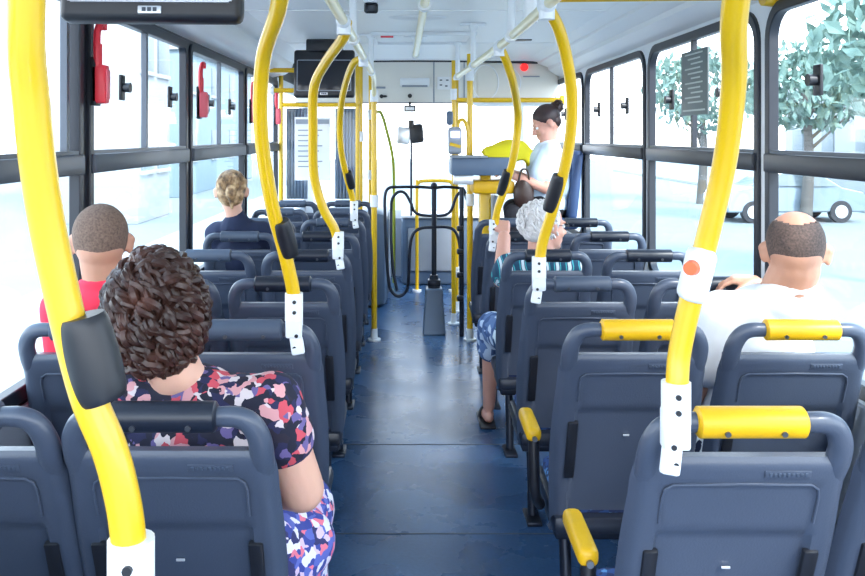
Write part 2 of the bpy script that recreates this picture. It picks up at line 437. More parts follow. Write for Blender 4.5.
# ------------------------------------------------------------------ front end
t = thing('front_panel', 'cream panel box over the windscreen with seams and small fittings', 'panel', (.1, 8.6, 1.89))
m = MB(); m.bx(XL, XR, 8.6, 8.75, 1.89, 2.45, .01); m.build('panel_face', cream, t)
m = MB()
for x in (-.33, .31, .62): m.bx(x, x+.012, 8.594, 8.601, 1.90, 2.40)
m.bx(XL, XR, 8.592, 8.60, 1.885, 1.90); m.build('panel_seam', grey_panel, t, smooth=False)
m = MB(); m.bx(-.03, .27, 8.575, 8.6, 2.06, 2.15, .01); m.build('air_outlet', white, t)
m = MB(); m.bx(-.01, .25, 8.57, 8.58, 2.055, 2.075); m.build('outlet_slot', grey_panel, t, smooth=False)
m = MB(); m.cyl((.07, 8.57, 1.965), (.07, 8.6, 1.965), .022); m.build('knob', black, t)
m = MB(); m.cyl((-.22, 8.57, 1.96), (-.22, 8.6, 1.96), .02); m.ell((-.19, 8.57, 1.96), (.03, .01, .012)); m.build('knob', black, t)
m = MB(); m.bx(-.30, -.18, 8.585, 8.6, 2.04, 2.06); m.build('slot', grey_panel, t, smooth=False)
m = MB(); m.bx(.35, .48, 8.585, 8.6, 2.03, 2.16, .004); m.build('notice', paper, t)
m = MB()
for x, z in ((.375, 2.12), (.44, 2.12), (.375, 2.07), (.43, 2.06)): m.bx(x, x+.025, 8.580, 8.586, z, z+.012)
m.build('notice_print', ink_dark, t, smooth=False)

t = thing('clock_display', 'small dark framed display hanging under the cream front panel', 'display', (.07, 8.55, 1.81))
m = MB(); m.bx(.01, .13, 8.52, 8.55, 1.80, 1.865, .006); m.build('case', black, t)
m = MB(); m.bx(.025, .115, 8.515, 8.52, 1.815, 1.85); m.build('screen', paper, t, smooth=False)
m = MB(); m.cyl((.07, 8.54, 1.86), (.07, 8.54, 1.90), .012); m.build('bracket', black, t)

# windscreen
wn[0] += 1
t = thing('window_%d' % wn[0], '', '', (.1, Yf, .9), kind='structure')
m = MB()
o = [(p[0], p[1]) for p in rrect(XL, XR, .62, 2.43, .08)]; i = rrect(XL+.10, XR-.10, .74, 2.30, .12)
def ringY(mb, outer, inner, y0, y1):
    o0 = [mb.bm.verts.new((p[0], y0, p[1])) for p in outer]; o1 = [mb.bm.verts.new((p[0], y1, p[1])) for p in outer]
    i0 = [mb.bm.verts.new((p[0], y0, p[1])) for p in inner]; i1 = [mb.bm.verts.new((p[0], y1, p[1])) for p in inner]
    mb.loops(o0, i0, True); mb.loops(o1, i1); mb.loops(o0, o1); mb.loops(i0, i1, True)
ringY(m, o, i, Yf, Yf+.06); m.build('window_frame', panel, t, smooth=False)
m = MB(); m.bx(XL+.08, XR-.08, Yf+.03, Yf+.036, .72, 2.32); m.build('pane', glass, t, smooth=False)
m = MB(); m.bx(XL, XR, Yf-.02, Yf+.05, 0, .64); struct(m.build('wall_front', grey_panel, smooth=False))

t = thing('dashboard', 'low blue-grey dashboard and engine cover below the windscreen', 'dashboard', (.2, 9.0, 0))
m = MB(); m.bx(-.02, 1.25, 8.75, 9.3, 0, .70, .05); m.build('cover', bluegrey, t)
m = MB(); m.bx(.05, .55, 8.72, 8.75, .15, .60, .02); m.build('service_panel', grey_panel, t)
m = MB(); m.bx(-.02, 1.25, 8.72, 9.3, .70, .73, .012); m.build('top_edge', white, t)
t = thing('engine_cover', 'dark rounded upholstered box standing left of the walkway at the front', 'box', (-.30, 8.0, 0))
m = MB(); m.bx(-.42, -.14, 7.55, 8.6, 0, .88, .09); m.build('body', bluegrey, t)
m = MB(); m.bx(-.135, -.125, 7.65, 8.5, .12, .80, .004); m.build('side_panel', grey_panel, t)

t = thing('driver_mirror', 'dark double rear-view mirror on a thin stem before the windscreen', 'mirror', (.08, 8.9, .73))
x, y = .085, 8.7
m = MB(); m.cyl((x, y, .73), (x, y, 1.66), .012); m.build('stem', dark_metal, t)
m = MB(); m.box((x-.08, y, 1.56), (.15, .05, .18), Euler((0, .1, .35)).to_matrix(), .025); m.build('mirror_head', silver, t)
m = MB(); m.box((x+.055, y, 1.58), (.15, .06, .20), Euler((0, -.1, -.3)).to_matrix(), .03); m.build('mirror_head', black, t)
m = MB(); m.cyl((x, y, 1.64), (x, y, 1.72), .03); m.build('mount', black, t)

# curved white locker at the right of the front, red lamp on it
t = thing('overhead_locker', 'white curved overhead locker at the front right with a red lamp', 'locker', (.95, 7.3, 1.83))
m = MB()
prof = [(.62, 2.19), (.62, 1.86), (.70, 1.83), (1.28, 1.83), (1.33, 2.0), (1.33, 2.19)]
m.prism(prof, lambda p: V((p[0], 7.14, p[1])), lambda p: V((p[0], 7.9, p[1])))
m.build('locker_body', cream, t, smooth=False, bevel=.02)
m = MB(); m.tube([V((.70+.11*math.cos(a)*1.0, 7.135, 2.01+.15*math.sin(a))) for a in [2*PI*k/28 for k in range(28)]], .006, 6, closed=True); m.build('locker_rim', white, t)
m = MB(); m.tube([V((.80+.2*math.cos(a), 7.135, 2.01+.16*math.sin(a))) for a in [-PI/2+PI*k/16 for k in range(17)]], .006, 6); m.build('locker_rim', white, t)
m = MB(); m.cyl((1.03, 7.14, 2.14), (1.03, 7.10, 2.14), .035, .028); m.build('warning_lamp', lamp_red, t, label='glowing red warning lamp')
m = MB(); m.bx(1.02, 1.16, 7.13, 7.14, 2.055, 2.065); m.build('locker_latch', grey_panel, t, smooth=False)

# ------------------------------------------------------------------ seats
def make_seat():
    t = thing('bus_seat', 'seat', 'seat')
    yb = lambda z: .38*(1.022-z)
    def hw(z):
        return .196+.019*math.sin(min(1, max(0, (z-.36)/.50))*PI*.78)-.014*min(1, max(0, (z-.89)/.068))**1.5
    def sst(a, b, x):
        t_ = min(1, max(0, (x-a)/(b-a))); return t_*t_*(3-2*t_)
    m = MB(); NU, NV = 44, 60; z0, z1 = .34, .948
    G, H = [], []
    for j in range(NV+1):
        v = j/NV; z = z0+(z1-z0)*v; w = hw(z)
        cw = w
        rowG, rowH = [], []
        for i_ in range(NU+1):
            u = -1+2*i_/NU; x = u*w
            rel = .030*max(0, (abs(u)-.86)/.14)**2
            lower = sst(.790, .765, z)*sst(.78, .74, abs(x)/.2)*.014
            pan = sst(.155, .149, abs(x))*sst(.893, .887, z)*sst(.775, .785, z)*.004
            top = .012*max(0, (z-.925)/.023)**2
            bot = .02*max(0, (.40-z)/.04)**2
            crown = -.012*(1-u*u)*0
            rowG.append(m.bm.verts.new((x, yb(z)+rel+lower+pan+top+bot+crown, z)))
            rowH.append(m.bm.verts.new((x*.985, yb(z)+.036, z)))
        G.append(rowG); H.append(rowH)
    for j in range(NV):
        for i_ in range(NU):
            m.face([G[j][i_], G[j][i_+1], G[j+1][i_+1], G[j+1][i_]])
            m.face([H[j][i_], H[j+1][i_], H[j+1][i_+1], H[j][i_+1]])
        for k in (0, NU): m.face([G[j][k], G[j+1][k], H[j+1][k], H[j][k]])
    for i_ in range(NU):
        for k in (0, NV): m.face([G[k][i_], G[k][i_+1], H[k][i_+1], H[k][i_]])
    for sx in (-1, 1):   # the ears that curl over into the top bar
        pts = [V((sx*.172, yb(.82)+.034, .82)), V((sx*.178, yb(.88)+.026, .88)), V((sx*.180, yb(.935)+.018, .935)), V((sx*.178, yb(.975)+.015, .975)), V((sx*.163, yb(1.005)+.015, 1.007)), V((sx*.138, yb(1.02)+.015, 1.021)), V((sx*.095, yb(1.022)+.015, 1.022))]
        m.tube(pts, lambda q: .019+.008*min(1, q*3)-.008*q, 16, sm=6, sy=.86)
    m.tube([V((-.1, yb(1.022)+.015, 1.022)), V((.1, yb(1.022)+.015, 1.022))], .015, 12)
    m.build('back_shell', shell_m, t)
    # grip around the top bar
    g = MB(); c = yb(1.022)+.015
    g.tube([V((x, c, 1.022)) for x in (-.102, -.097, -.05, 0, .05, .097, .102)], lambda q: .022 if q in (0, 1) else .029, 20)
    gr = g.build('grip', grip_dark, t, ang=50)
    s_ = MB()
    for x in (-.052, .052):
        s_ = MB(); s_.cyl((x, c-.030, 1.008), (x, c-.022, 1.010), .0055); s_.build('grip_screw', steel, gr)
    # raised outline of the panel, open at its foot
    r_ = MB(); pts = [V((-.150, 0, .803)), V((-.150, 0, .863)), V((-.146, 0, .880)), V((-.132, 0, .890)), V((0, 0, .892)), V((.132, 0, .890)), V((.146, 0, .880)), V((.150, 0, .863)), V((.150, 0, .803))]
    for p in pts: p.y = yb(p.z)
    r_.tube(pts, .0028, 8); r_.build('panel_ridge', shell_m, t)
    # small embossed maker plate
    e_ = MB(); e_.box((.082, yb(.914)-.001, .914), (.088, .004, .017), Euler((.363, 0, 0)).to_matrix(), .0015)
    pl = e_.build('maker_plate', shell_m, t)
    e_ = MB()
    for k in range(9): e_.box((.048+k*.0085, yb(.914)-.0035, .914), (.0055, .003, .007 if k % 2 else .009), Euler((.363, 0, 0)).to_matrix(), .001)
    e_.build('embossed_mark', grip_grey, pl)
    for sx in (-1, 1):
        b_ = MB(); b_.box((sx*.158, yb(.65)+.003, .645), (.030, .016, .20), Euler((.363, 0, 0)).to_matrix(), .005); b_.build('vent_slot', black, t)
    b_ = MB(); b_.box((0, yb(.69)+.008, .69), (.018, .004, .005), None, .001); b_.build('label_clip', silver, t)
    p_ = MB()
    rot = Euler((.363, 0, 0)).to_matrix()
    p_.box((0, yb(.68)+.055, .68), (.34, .05, .52), rot, .022, 3)
    p_.build('back_pad', fabric, t)
    c_ = MB(); c_.box((0, .41, .435), (.35, .34, .06), Euler((.05, 0, 0)).to_matrix(), .03, 3); c_.build('cushion', fabric, t)
    c_ = MB(); c_.box((0, .40, .395), (.39, .37, .06), Euler((.05, 0, 0)).to_matrix(), .02); c_.build('seat_base', grip_dark, t)
    f_ = MB()
    f_.box((0, .42, .345), (.36, .30, .05), None, .008); f_.build('support_frame', dark_metal, t)
    for sx in (-.12, .12):
        l = MB(); l.tube([V((sx, .46, .34)), V((sx, .42, .18)), V((sx, .40, .02))], .019, 10, sm=4); l.box((sx, .40, .008), (.06, .14, .016), None, .004)
        l.build('leg', dark_metal, t)
    return t
seat0 = make_seat()
gy_me = None
ROW = [1.58+.715*(k-1) for k in range(12)]
XLA, XLW, XRA, XRW = -.432, -.865, .645, 1.095
seats = {}
used = False
def place_seat(key, x, row, label, grip, dz=0, dy=0):
    global used
    loc = (x, ROW[row]+dy, dz)
    if not used:
        s_ = seat0; s_.location = loc; s_['label'] = label; used = True; s_['group'] = 'passenger seats in rows'
    else: s_ = dup(seat0, loc, label, 'passenger seats in rows')
    for ch in s_.children:
        if ch.name.split('.')[0] == 'grip':
            if grip is not grip_dark:
                key_me = 'grip_'+grip.name
                me = bpy.data.meshes.get(key_me)
                if me is None:
                    me = ch.data.copy(); me.name = key_me; me.materials.clear(); me.materials.append(grip)
                ch.data = me
            ch['label'] = {'yellow_plastic': 'yellow grip', 'grey_rubber': 'grey grip'}.get(grip.name, 'black grip')
    seats[key] = s_
    return s_
S = place_seat
S('L1', XLA-.022, 1, 'grey bus seat at the left aisle, holding the woman with curly brown hair', grip_dark)
S('l0', XLW, 0, 'grey bus seat at the bottom left corner, only its top edge showing', grip_grey)
S('L0', XLA, 0, 'grey bus seat nearest the camera on the left, carrying the nearest curved pole', grip_grey)
S('l1', XLW, 1, 'empty grey bus seat at the left edge, behind the man in red', grip_grey)
S('l2', XLW, 2, 'grey window seat holding the short-haired man in the red shirt', grip_grey)
S('L2', XLA, 2, 'grey aisle seat directly in front of the curly-haired woman, white bracket on its corner', grip_grey)
S('L3', XLA, 3, 'empty grey left aisle seat with a black grip, second seat ahead of the curly-haired woman', grip_dark)
S('l3', XLW, 3, 'grey left window seat hidden ahead of the man in red', grip_grey)
S('l4', XLW, 4, 'empty grey left window seat directly behind the blond person', grip_grey)
S('L4', XLA, 4, 'grey left aisle seat carrying the third curved pole from the camera', grip_dark)
S('l5', XLW, 5, 'grey left window seat holding the blond person in the navy jacket', grip_grey)
S('L5', XLA, 5, 'grey left aisle seat beside the blond person in navy', grip_dark)
S('l6', XLW, 6, 'grey left window seat just ahead of the blond person', grip_grey)
S('L6', XLA, 6, 'grey left aisle seat carrying the farthest left curved pole', grip_grey)
S('l7', XLW, 7, 'grey left window seat, second from the front partition', grip_grey)
S('L7', XLA, 7, 'grey left aisle seat, second from the front partition', grip_grey)
S('l8', XLW, 8, 'grey left window seat right behind the front partition', grip_grey)
S('L8', XLA, 8, 'grey left aisle seat right behind the front partition', grip_grey)
S('R1', XRA+.002, 1, 'grey bus seat nearest on the right, yellow grip and white pole bracket', yplastic, dy=-.03)
S('r1', XRW, 1, 'grey bus seat cut off at the bottom right corner', yplastic)
S('R2', XRA, 2, 'empty grey right aisle seat with a yellow grip, beside the bald man', yplastic)
S('r2', XRW, 2, 'grey right window seat with a yellow grip holding the bald man', yplastic)
S('R3', XRA, 3, 'grey right aisle seat directly behind the white-haired man', grip_grey)
S('r3', XRW, 3, 'grey right window seat with a dark grip the bald man leans on', grip_dark)
S('R4', XRA, 4, 'grey right aisle seat holding the white-haired man', grip_dark)
S('r4', XRW, 4, 'empty grey right window seat beside the white-haired man', grip_dark)
S('R5', XRA, 5, 'grey right aisle seat the white-haired man holds on to', grip_dark)
S('r5', XRW, 5, 'empty grey right window seat, second behind the conductor', grip_dark)
S('R6', XRA, 6, 'grey right aisle seat nearest the conductor and turnstile', grip_grey)
S('r6', XRW, 6, 'grey right window seat directly behind the conductor', grip_dark)

# armrests of the two nearest right aisle seats
def armrest(par, X):
    Y = par.location.y
    m = MB(); a = V((-.245, .21, .655)); b = V((-.245, .50, .665))
    m.box((-.245, .360, .645), (.046, .20, .044), Euler((.03, 0, 0)).to_matrix(), .016, 3)
    o = m.build('armrest', yplastic, par, label='yellow armrest pad'); o.parent = par
    s_ = MB(); s_.cyl((-.245, .250, .635), (-.245, .258, .635), .008); s_.build('armrest_screw', steel, o)
    m = MB(); m.tube([V((-.245, .275, .625)), V((-.245, .27, .55)), V((-.240, .28, .46)), V((-.215, .34, .40))], .017, 10, sm=5); m.build('armrest_bar', black, par)
for k in ('R1', 'R2'):
    seats[k]['base'] = (0, 0, 0)
    armrest(seats[k], 0)

# ------------------------------------------------------------------ curved poles with seat brackets
def pole(pts, label, r=.0195, bracket=True, sleeve=None, sleeve_len=.16, up=None, name='handrail_pole', sleeve_name='rubber_sleeve', br_h=.12, sl_r=.031, sl_off=.014):
    P = [p if isinstance(p, Vector) else W(*p) for p in pts]
    base = P[-1]
    t = thing(name, label, 'pole', tuple(base), group='curved yellow grab poles' if bracket else None)
    sp = smooth_path(P, 8)
    m = MB(); m.tube(sp, r, 18); m.build('tube', yellow, t)
    if bracket:
        q = sp[-1]; m = MB()
        sgn = 1 if q.x < .1 else -1
        m.tube([q+V((0, 0, .055)), q+V((0, 0, -.02))], r+.006, 18)
        m.box(q+V((0, .004, -.03)), (2*(r+.004), .035, .075), None, .006)
        m.box(q+V((-sgn*-.006, .006, -.075)), (.036, .02, .08), Euler((-.2, sgn*-.18, 0)).to_matrix(), .006)
        b_ = m.build('bracket', white, t, label='white bracket')
        for dx, dz in ((.004, .034), (.004, .006), (.008, -.06), (.002, -.095)):
            m = MB(); m.cyl(q+V((dx*sgn, (-r-.009) if dz > -.03 else (-.016 if dz > -.07 else -.008), dz)), q+V((dx*sgn, .004, dz)), .0052, seg=10); m.build('bracket_bolt', black, b_)
    if sleeve is not None:
        i = min(range(len(sp)), key=lambda k: (sp[k]-W(*sleeve)).length)
        seg = [sp[i]]; L = 0; a = i
        lo = hi = i
        while L < sleeve_len and (lo > 0 or hi < len(sp)-1):
            if lo > 0: L += (sp[lo]-sp[lo-1]).length; lo -= 1
            if hi < len(sp)-1 and L < sleeve_len: L += (sp[hi+1]-sp[hi]).length; hi += 1
        m = MB(); n = hi-lo
        m.tube(smooth_path([p+V((sl_off*(1 if P[-1].x < .1 else -1), -.002, 0)) for p in sp[lo:hi+1]], 3), lambda q_: sl_r*(.80+.20*math.sin(PI*min(1, max(0, q_)))**.5), 16)
        m.build(sleeve_name, black if sleeve_name != 'request_button_box' else grey_panel, t)
    return t, sp

def bracket_at(key, side):
    s_ = seats[key].location
    return V((s_.x+side*.165, s_.y+.012, 1.105))

# left side: rows 0, 2, 4, 6
pole([V((-.325, .75, 1.96)), (26, 0, .80), (31, 100, .83), (43, 200, .85), (61, 290, .86), (86, 390, .865), (110, 450, .865), (123, 500, .865), (129, 545, .865), (131, 592, .865)],
     'thick yellow curved pole nearest on the left, with a black sleeve', r=.0178, sleeve=(90, 370, .86), sleeve_len=.09, sl_r=.027, sl_off=.017)
pole([V((-.215, 1.5, 1.96)), (280, 0, 1.75), (263, 60, 2.0), (261, 130, 2.12), (271, 200, 2.2), (284, 250, 2.26), (293, 290, 2.29), (294, 313, 2.295)],
     'yellow curved pole before the floral woman, second on the left, black sleeve', sleeve=(283, 235, 2.25), sleeve_len=.10, sl_r=.026, r=.0185)
pole([V((-.20, 2.98, 1.96)), (343, 38, 3.05), (326, 62, 3.3), (314, 88, 3.5), (313, 130, 3.6), (314, 175, 3.67), (323, 208, 3.7), (334, 228, 3.72), (338, 244, 3.725)],
     'yellow curved pole in front of the ceiling monitor, third on the left', r=.0205)
pole([V((-.20, 4.35, 1.96)), (353, 64, 4.4), (344, 90, 4.7), (340, 118, 4.9), (341, 150, 5.0), (347, 178, 5.1), (352, 196, 5.15), (354, 210, 5.155)],
     'farthest yellow curved pole on the left with a small black sleeve', sleeve=(348, 183, 5.1), sleeve_len=.10, sl_r=.026, r=.019)
# right side: rows 1, 3, 5
pr1, sp1 = pole([V((.46, 1.05, 1.96)), (736, 0, 1.25), (734, 80, 1.38), (725, 160, 1.46), (708, 235, 1.50), (692, 295, 1.52), (680, 350, 1.53), (677, 385, 1.525), (676, 412, 1.525)],
     'yellow curved pole nearest on the right with a request button box', r=.0205)
q = min(sp1, key=lambda k: (k-W(697, 272, 1.54)).length)
R = Euler((0, math.radians(14), 0)).to_matrix()
m = MB(); m.box(q+V((-.006, -.012, 0)), (.046, .055, .098), R, .014, 3); bb = m.build('request_button_box', white, pr1, label='white stop-request box')
m = MB(); m.cyl(q+V((-.022, -.036, .016)), q+V((-.030, -.046, .016)), .014, .012); m.build('push_button', orange, bb, label='orange push button')
pole([V((.445, 2.6, 1.96)), (561, 35, 2.7), (571, 85, 2.8), (571, 130, 2.87), (563, 175, 2.93), (551, 215, 2.98), (542, 245, 3.01), (539, 272, 3.015)],
     'yellow curved pole in front of the white-haired man, second on the right', sleeve=(556, 198, 2.96), sleeve_len=.13, sl_r=.026, r=.0195)
pole([V((.435, 3.80, 1.96)), (505, 58, 3.82), (512, 78, 3.92), (516, 98, 4.1), (518, 120, 4.25), (514, 155, 4.3), (506, 185, 4.38), (498, 208, 4.42), (494, 230, 4.44)],
     'yellow curved pole left of the conductor, farthest curved one on the right', sleeve=(505, 183, 4.4), sleeve_len=.12, sl_r=.026, r=.020)

# ceiling rails
def rail(pts, label, hangers, joints=(), m_=whiterail, ends=()):
    P = [V(p) for p in pts]
    t = thing('ceiling_rail', label, 'rail', tuple(P[0]))
    m = MB(); m.tube(P, .0175, 14, sm=4); m.build('rail_tube', m_, t)
    for y in hangers:
        k = [i for i in range(len(P)-1) if min(P[i].y, P[i+1].y) <= y <= max(P[i].y, P[i+1].y)][0]
        f = (y-P[k].y)/(P[k+1].y-P[k].y); p = P[k].lerp(P[k+1], f)
        m = MB(); m.cyl(p+V((0, 0, -.01)), V((p.x, p.y, CZ)), .016); m.cyl(p+V((0, -.035, 0)), p+V((0, .035, 0)), .025)
        m.box((p.x, p.y, CZ-.008), (.15, .03, .016), None, .004); m.cyl((p.x, p.y, CZ-.03), (p.x, p.y, CZ-.01), .026)
        m.build('hanger', white, t)
    for j in joints:
        m = MB(); j = V(j); m.cap(j+V((0, -.03, 0)), j+V((0, .03, 0)), .026); m.cyl(j+V((0, 0, .01)), j+V((0, 0, -.045)), .025); m.build('joint', white, t, label='white joint')
    return t
rail([(-.24, .3, 1.96), (-.21, 2.98, 1.96), (-.20, 5.5, 1.96), (-.215, 6.2, 1.95), (-.22, 6.36, 1.90), (-.22, 6.4, 1.80)], 'long ceiling handrail on the left of the aisle, bending down at its far end',
     (1.0, 3.5, 5.3), [(-.215, 1.5, 1.96), (-.21, 2.98, 1.96), (-.205, 4.35, 1.96)])
rail([(.45, .3, 1.96), (.445, 2.6, 1.96), (.435, 3.8, 1.96), (.365, 5.87, 1.96)], 'long ceiling handrail on the right of the aisle, cream with white joints',
     (1.8, 3.4, 4.8, 5.7), [(.45, 1.05, 1.96), (.445, 2.6, 1.96), (.435, 3.80, 1.96)])
rail([(.095, 1.0, 2.07), (.085, 3.0, 2.07), (.08, 5.45, 2.07)], 'middle ceiling handrail over the aisle, ending before the front panel', (1.4, 3.3, 5.35))
t = thing('cross_rail', 'horizontal yellow bar from the right ceiling handrail to the window wall', 'rail', (.45, 2.9, 2.05))
m = MB(); m.cyl((.49, 3.0, 2.052), (XR-.03, 3.0, 2.06), .020); m.build('rail_tube', yellow, t)
m = MB(); m.cyl((.455, 3.0, 1.96), (.455, 3.0, 2.075), .026); m.cyl((.44, 3.0, 2.052), (.52, 3.0, 2.052), .026); m.build('joint', white, t)
m = MB(); m.cyl((XR-.045, 3.0, 2.06), (XR-.004, 3.0, 2.06), .04, .045); m.build('wall_flange', yellow, t)

# straight floor poles
def floor_pole(x, Y, ztop, label, r=.019, couplers=(), zb=0, m_=yellow, flange=True):
    t = thing('floor_pole', label, 'pole', (x, Y, zb))
    m = MB(); m.cyl((x, Y, zb), (x, Y, ztop), r); m.build('tube', m_, t)
    for z in couplers:
        m = MB(); m.cyl((x, Y, z-.045), (x, Y, z+.045), r+.009); m.build('coupler', white, t)
    if flange:
        m = MB(); m.cyl((x, Y, zb), (x, Y, zb+.09), r+.006, r+.004); m.cyl((x, Y, zb), (x, Y, zb+.012), .05); m.build('floor_flange', white, t)
    return t
floor_pole(-.22, 6.4, 1.90, 'straight yellow floor pole left of the turnstile', .022, (1.86, 1.06))
floor_pole(.51, 6.4, 2.18, 'straight yellow floor pole right of the turnstile, by the conductor desk', .023, (2.02, 1.07))
floor_pole(.42, 6.95, 2.18, 'thin yellow pole behind the fare reader, left one of the pair', .018, (1.9,))
floor_pole(.475, 7.45, 2.44, 'thin yellow pole behind the fare reader, right one of the pair', .018, (.35,), flange=True)
floor_pole(-.375, 7.45, 2.44, 'thin yellow pole at the right corner of the glass partition', .018, (1.55,))
floor_pole(-.30, 7.7, 2.44, 'thin yellow pole just left of the walkway, beyond the partition', .016, (1.75, 1.2))
t = thing('grab_rail', 'dark olive bent grab rail sloping down by the left of the walkway', 'rail', (-.11, 8.9, 0))
m = MB(); m.tube([W(376, 112, 8.3), W(381, 113, 8.35), W(386, 128, 8.5), W(393, 160, 8.7), W(394, 200, 8.9), W(394, 283, 8.9)], .016, 10, sm=5)
m.build('tube', mat('olive_paint', (.30, .34, .03), .4), t)
t = thing('guard_rail', 'small yellow arched guard rail beyond the turnstile', 'rail', (.2, 8.4, 0))
m = MB(); m.tube([V((.14, 8.4, 0)), V((.14, 8.4, 1.02)), V((.155, 8.4, 1.08)), V((.20, 8.4, 1.105)), V((.44, 8.4, 1.105)), V((.485, 8.4, 1.08)), V((.50, 8.4, 1.02)), V((.50, 8.4, 0))], .018, 10, sm=5); m.build('tube', yellow, t)
m = MB(); m.cyl((.14, 8.4, 0), (.14, 8.4, .02), .045); m.cyl((.50, 8.4, 0), (.50, 8.4, .02), .045); m.build('floor_flange', white, t)

# ------------------------------------------------------------------ turnstile
YT = 6.63
t = thing('turnstile', 'dark steel turnstile on a tapered pedestal in the aisle', 'turnstile', (.245, YT, 0))
def TP(x, y, dy=0): return W(x, y, YT)+V((0, dy, 0))
m = MB()
pts = [(.155, 0), (.335, 0), (.31, .36), (.18, .36)]
m.prism(pts, lambda p: V((p[0], YT-.09+.15*p[1]*.2, p[1])), lambda p: V((p[0], YT+.09-.15*p[1]*.2, p[1])))
m.build('pedestal', bluegrey, t, smooth=False, bevel=.012)
m = MB(); m.cyl((.245, YT, .34), (.245, YT, .46), .055, .03); m.box((.245, YT, .40), (.10, .10, .05), None, .01); m.build('collar', dark_metal, t)
m = MB(); m.cyl((.245, YT, .44), (.245, YT, 1.16), .020); m.ell((.245, YT, 1.16), (.028, .028, .028)); m.build('spindle', dark_metal, t)
def arm(pts, dy0, dy1):
    n = len(pts); m = MB()
    m.tube([TP(x, y, dy0+(dy1-dy0)*k/(n-1)) for k, (x, y) in enumerate(pts)], .0125, 10, sm=6); m.build('rotor_arm', dark_metal, t)
arm([(434, 188), (420, 187), (400, 187), (389, 188), (385, 196), (385, 215), (386, 245), (388, 275), (391, 290), (399, 296), (407, 289), (409, 270), (410, 248), (413, 234), (421, 228), (434, 227)], 0, -.02)
arm([(391, 212), (392, 200), (398, 193), (405, 194), (411, 204), (414, 212), (421, 216), (434, 217), (446, 216), (452, 211), (456, 200), (460, 194), (466, 192)], .10, .10)
arm([(434, 188), (445, 187), (458, 188), (464, 190), (467, 200)], 0, .04)
arm([(434, 227), (447, 227), (455, 231), (459, 243), (460, 262), (462, 285)], 0, -.10)
arm([(391, 212), (391, 240), (393, 270), (397, 291)], .10, .02)
t = thing('turnstile_post', 'dark slotted post on the floor at the right of the turnstile', 'post', (.43, 6.5, 0))
m = MB(); m.cyl((.455, 6.52, 0), (.455, 6.52, 1.16), .018); m.build('upright', dark_metal, t)
for z in (.30, .48, .66, .84): 
    m = MB(); m.box((.442, 6.50, z), (.05, .06, .04), None, .008); m.build('clamp', dark_metal, t)

# ------------------------------------------------------------------ conductor booth
t = thing('cash_desk', 'blue-grey cash desk of the conductor with a yellow tray below', 'desk', (.62, 6.1, 0))
m = MB(); m.bx(.345, .78, 5.95, 6.3, 1.275, 1.40, .01); m.build('cash_box', bluegrey, t)
m = MB(); m.bx(.34, .60, 5.93, 6.32, 1.40, 1.412, .004); m.build('desk_top', grey_panel, t)
m = MB(); m.bx(.50, .80, 6.0, 6.3, 1.14, 1.235, .02); m.build('yellow_tray', yplastic, t, label='yellow tray')
m = MB(); m.bx(.36, .50, 5.96, 6.06, 1.21, 1.275, .008); m.build('lock', silver, t)
m = MB(); m.bx(.56, .64, 6.1, 6.24, 0, 1.28, .01); m.build('desk_column', yellow, t)
m = MB(); m.bx(.66, .695, 6.0, 6.34, .05, 1.12, .01); m.build('side_panel', bluegrey, t)
t = thing('fare_reader', 'grey card reader with a lit screen on a bent yellow tube above the cash desk', 'card reader', (.40, 6.25, 1.41))
m = MB(); m.box((.385, 6.25, 1.52), (.10, .08, .20), Euler((-.15, 0, 0)).to_matrix(), .02, 3); m.build('case', grey_panel, t)
m = MB(); m.box((.387, 6.208, 1.566), (.07, .012, .05), Euler((-.15, 0, 0)).to_matrix(), .004); m.build('screen', lcd, t, label='lit pale screen')
m = MB(); m.box((.385, 6.208, 1.485), (.085, .02, .025), Euler((-.15, .25, 0)).to_matrix(), .004); m.build('card_slot', yellow, t)
m = MB(); m.tube([V((.40, 6.32, 1.55)), V((.42, 6.32, 1.66)), V((.46, 6.32, 1.67)), V((.49, 6.32, 1.58)), V((.49, 6.32, 1.41))], .014, 10, sm=5); m.build('support_tube', yellow, t)
m = MB(); m.box((.35, 6.3, 1.69), (.05, .05, .11), None, .02); m.build('camera_housing', bluegrey, t)
t = thing('booth_rail', 'horizontal yellow bar above the conductor, under the white locker', 'rail', (.85, 6.7, 1.86))
m = MB(); m.cyl((.44, 6.95, 1.852), (XR-.02, 6.95, 1.852), .020); m.build('rail_tube', yellow, t)
m = MB(); m.cyl((XR-.03, 6.95, 1.852), (XR, 6.95, 1.852), .04); m.build('wall_flange', yellow, t)
# yellow cloth lying over the desk
t_m = MB()
n = 18
G = []
for i_ in range(n+1):
    row = []
    for j in range(n+1):
        u, v = i_/n, j/n
        x = .60+.40*u; y = 6.12+.25*v
        z = 1.425+.035*math.sin(PI*u)**.5+.012*math.sin(9*u+4*v)+.008*math.sin(15*v+3*u)
        if v < .25: z -= (.25-v)*.62*(1+.3*math.sin(7*u)); y = 6.12+.25*.25-.03*math.sin(5*u)*.5-(.25-v)*.18
        z += .035*math.sin(PI*u)
        if u > .72: z -= (u-.72)*.25
        row.append(t_m.bm.verts.new((x, y, z)))
    G.append(row)
for i_ in range(n):
    for j in range(n): t_m.face([G[i_][j], G[i_+1][j], G[i_+1][j+1], G[i_][j+1]])
o = t_m.build('yellow_bag', yellow_cloth)
tag(o, 'bright yellow cloth bag lying on the cash desk before the conductor', 'bag')
md = o.modifiers.new('solid', 'SOLIDIFY'); md.thickness = .03; md.offset = 0
t = thing('handbag', 'dark brown leather bag on the conductor\'s lap', 'bag', (.86, 5.98, 1.05))
m = MB(); m.ell((.86, 5.99, 1.14), (.075, .05, .12)); m.build('bag_body', leather, t)
m = MB(); m.tube([V((.82, 5.97, 1.22)), V((.84, 5.96, 1.31)), V((.88, 5.96, 1.31)), V((.90, 5.97, 1.22))], .007, 8, sm=4); m.build('strap', leather, t)
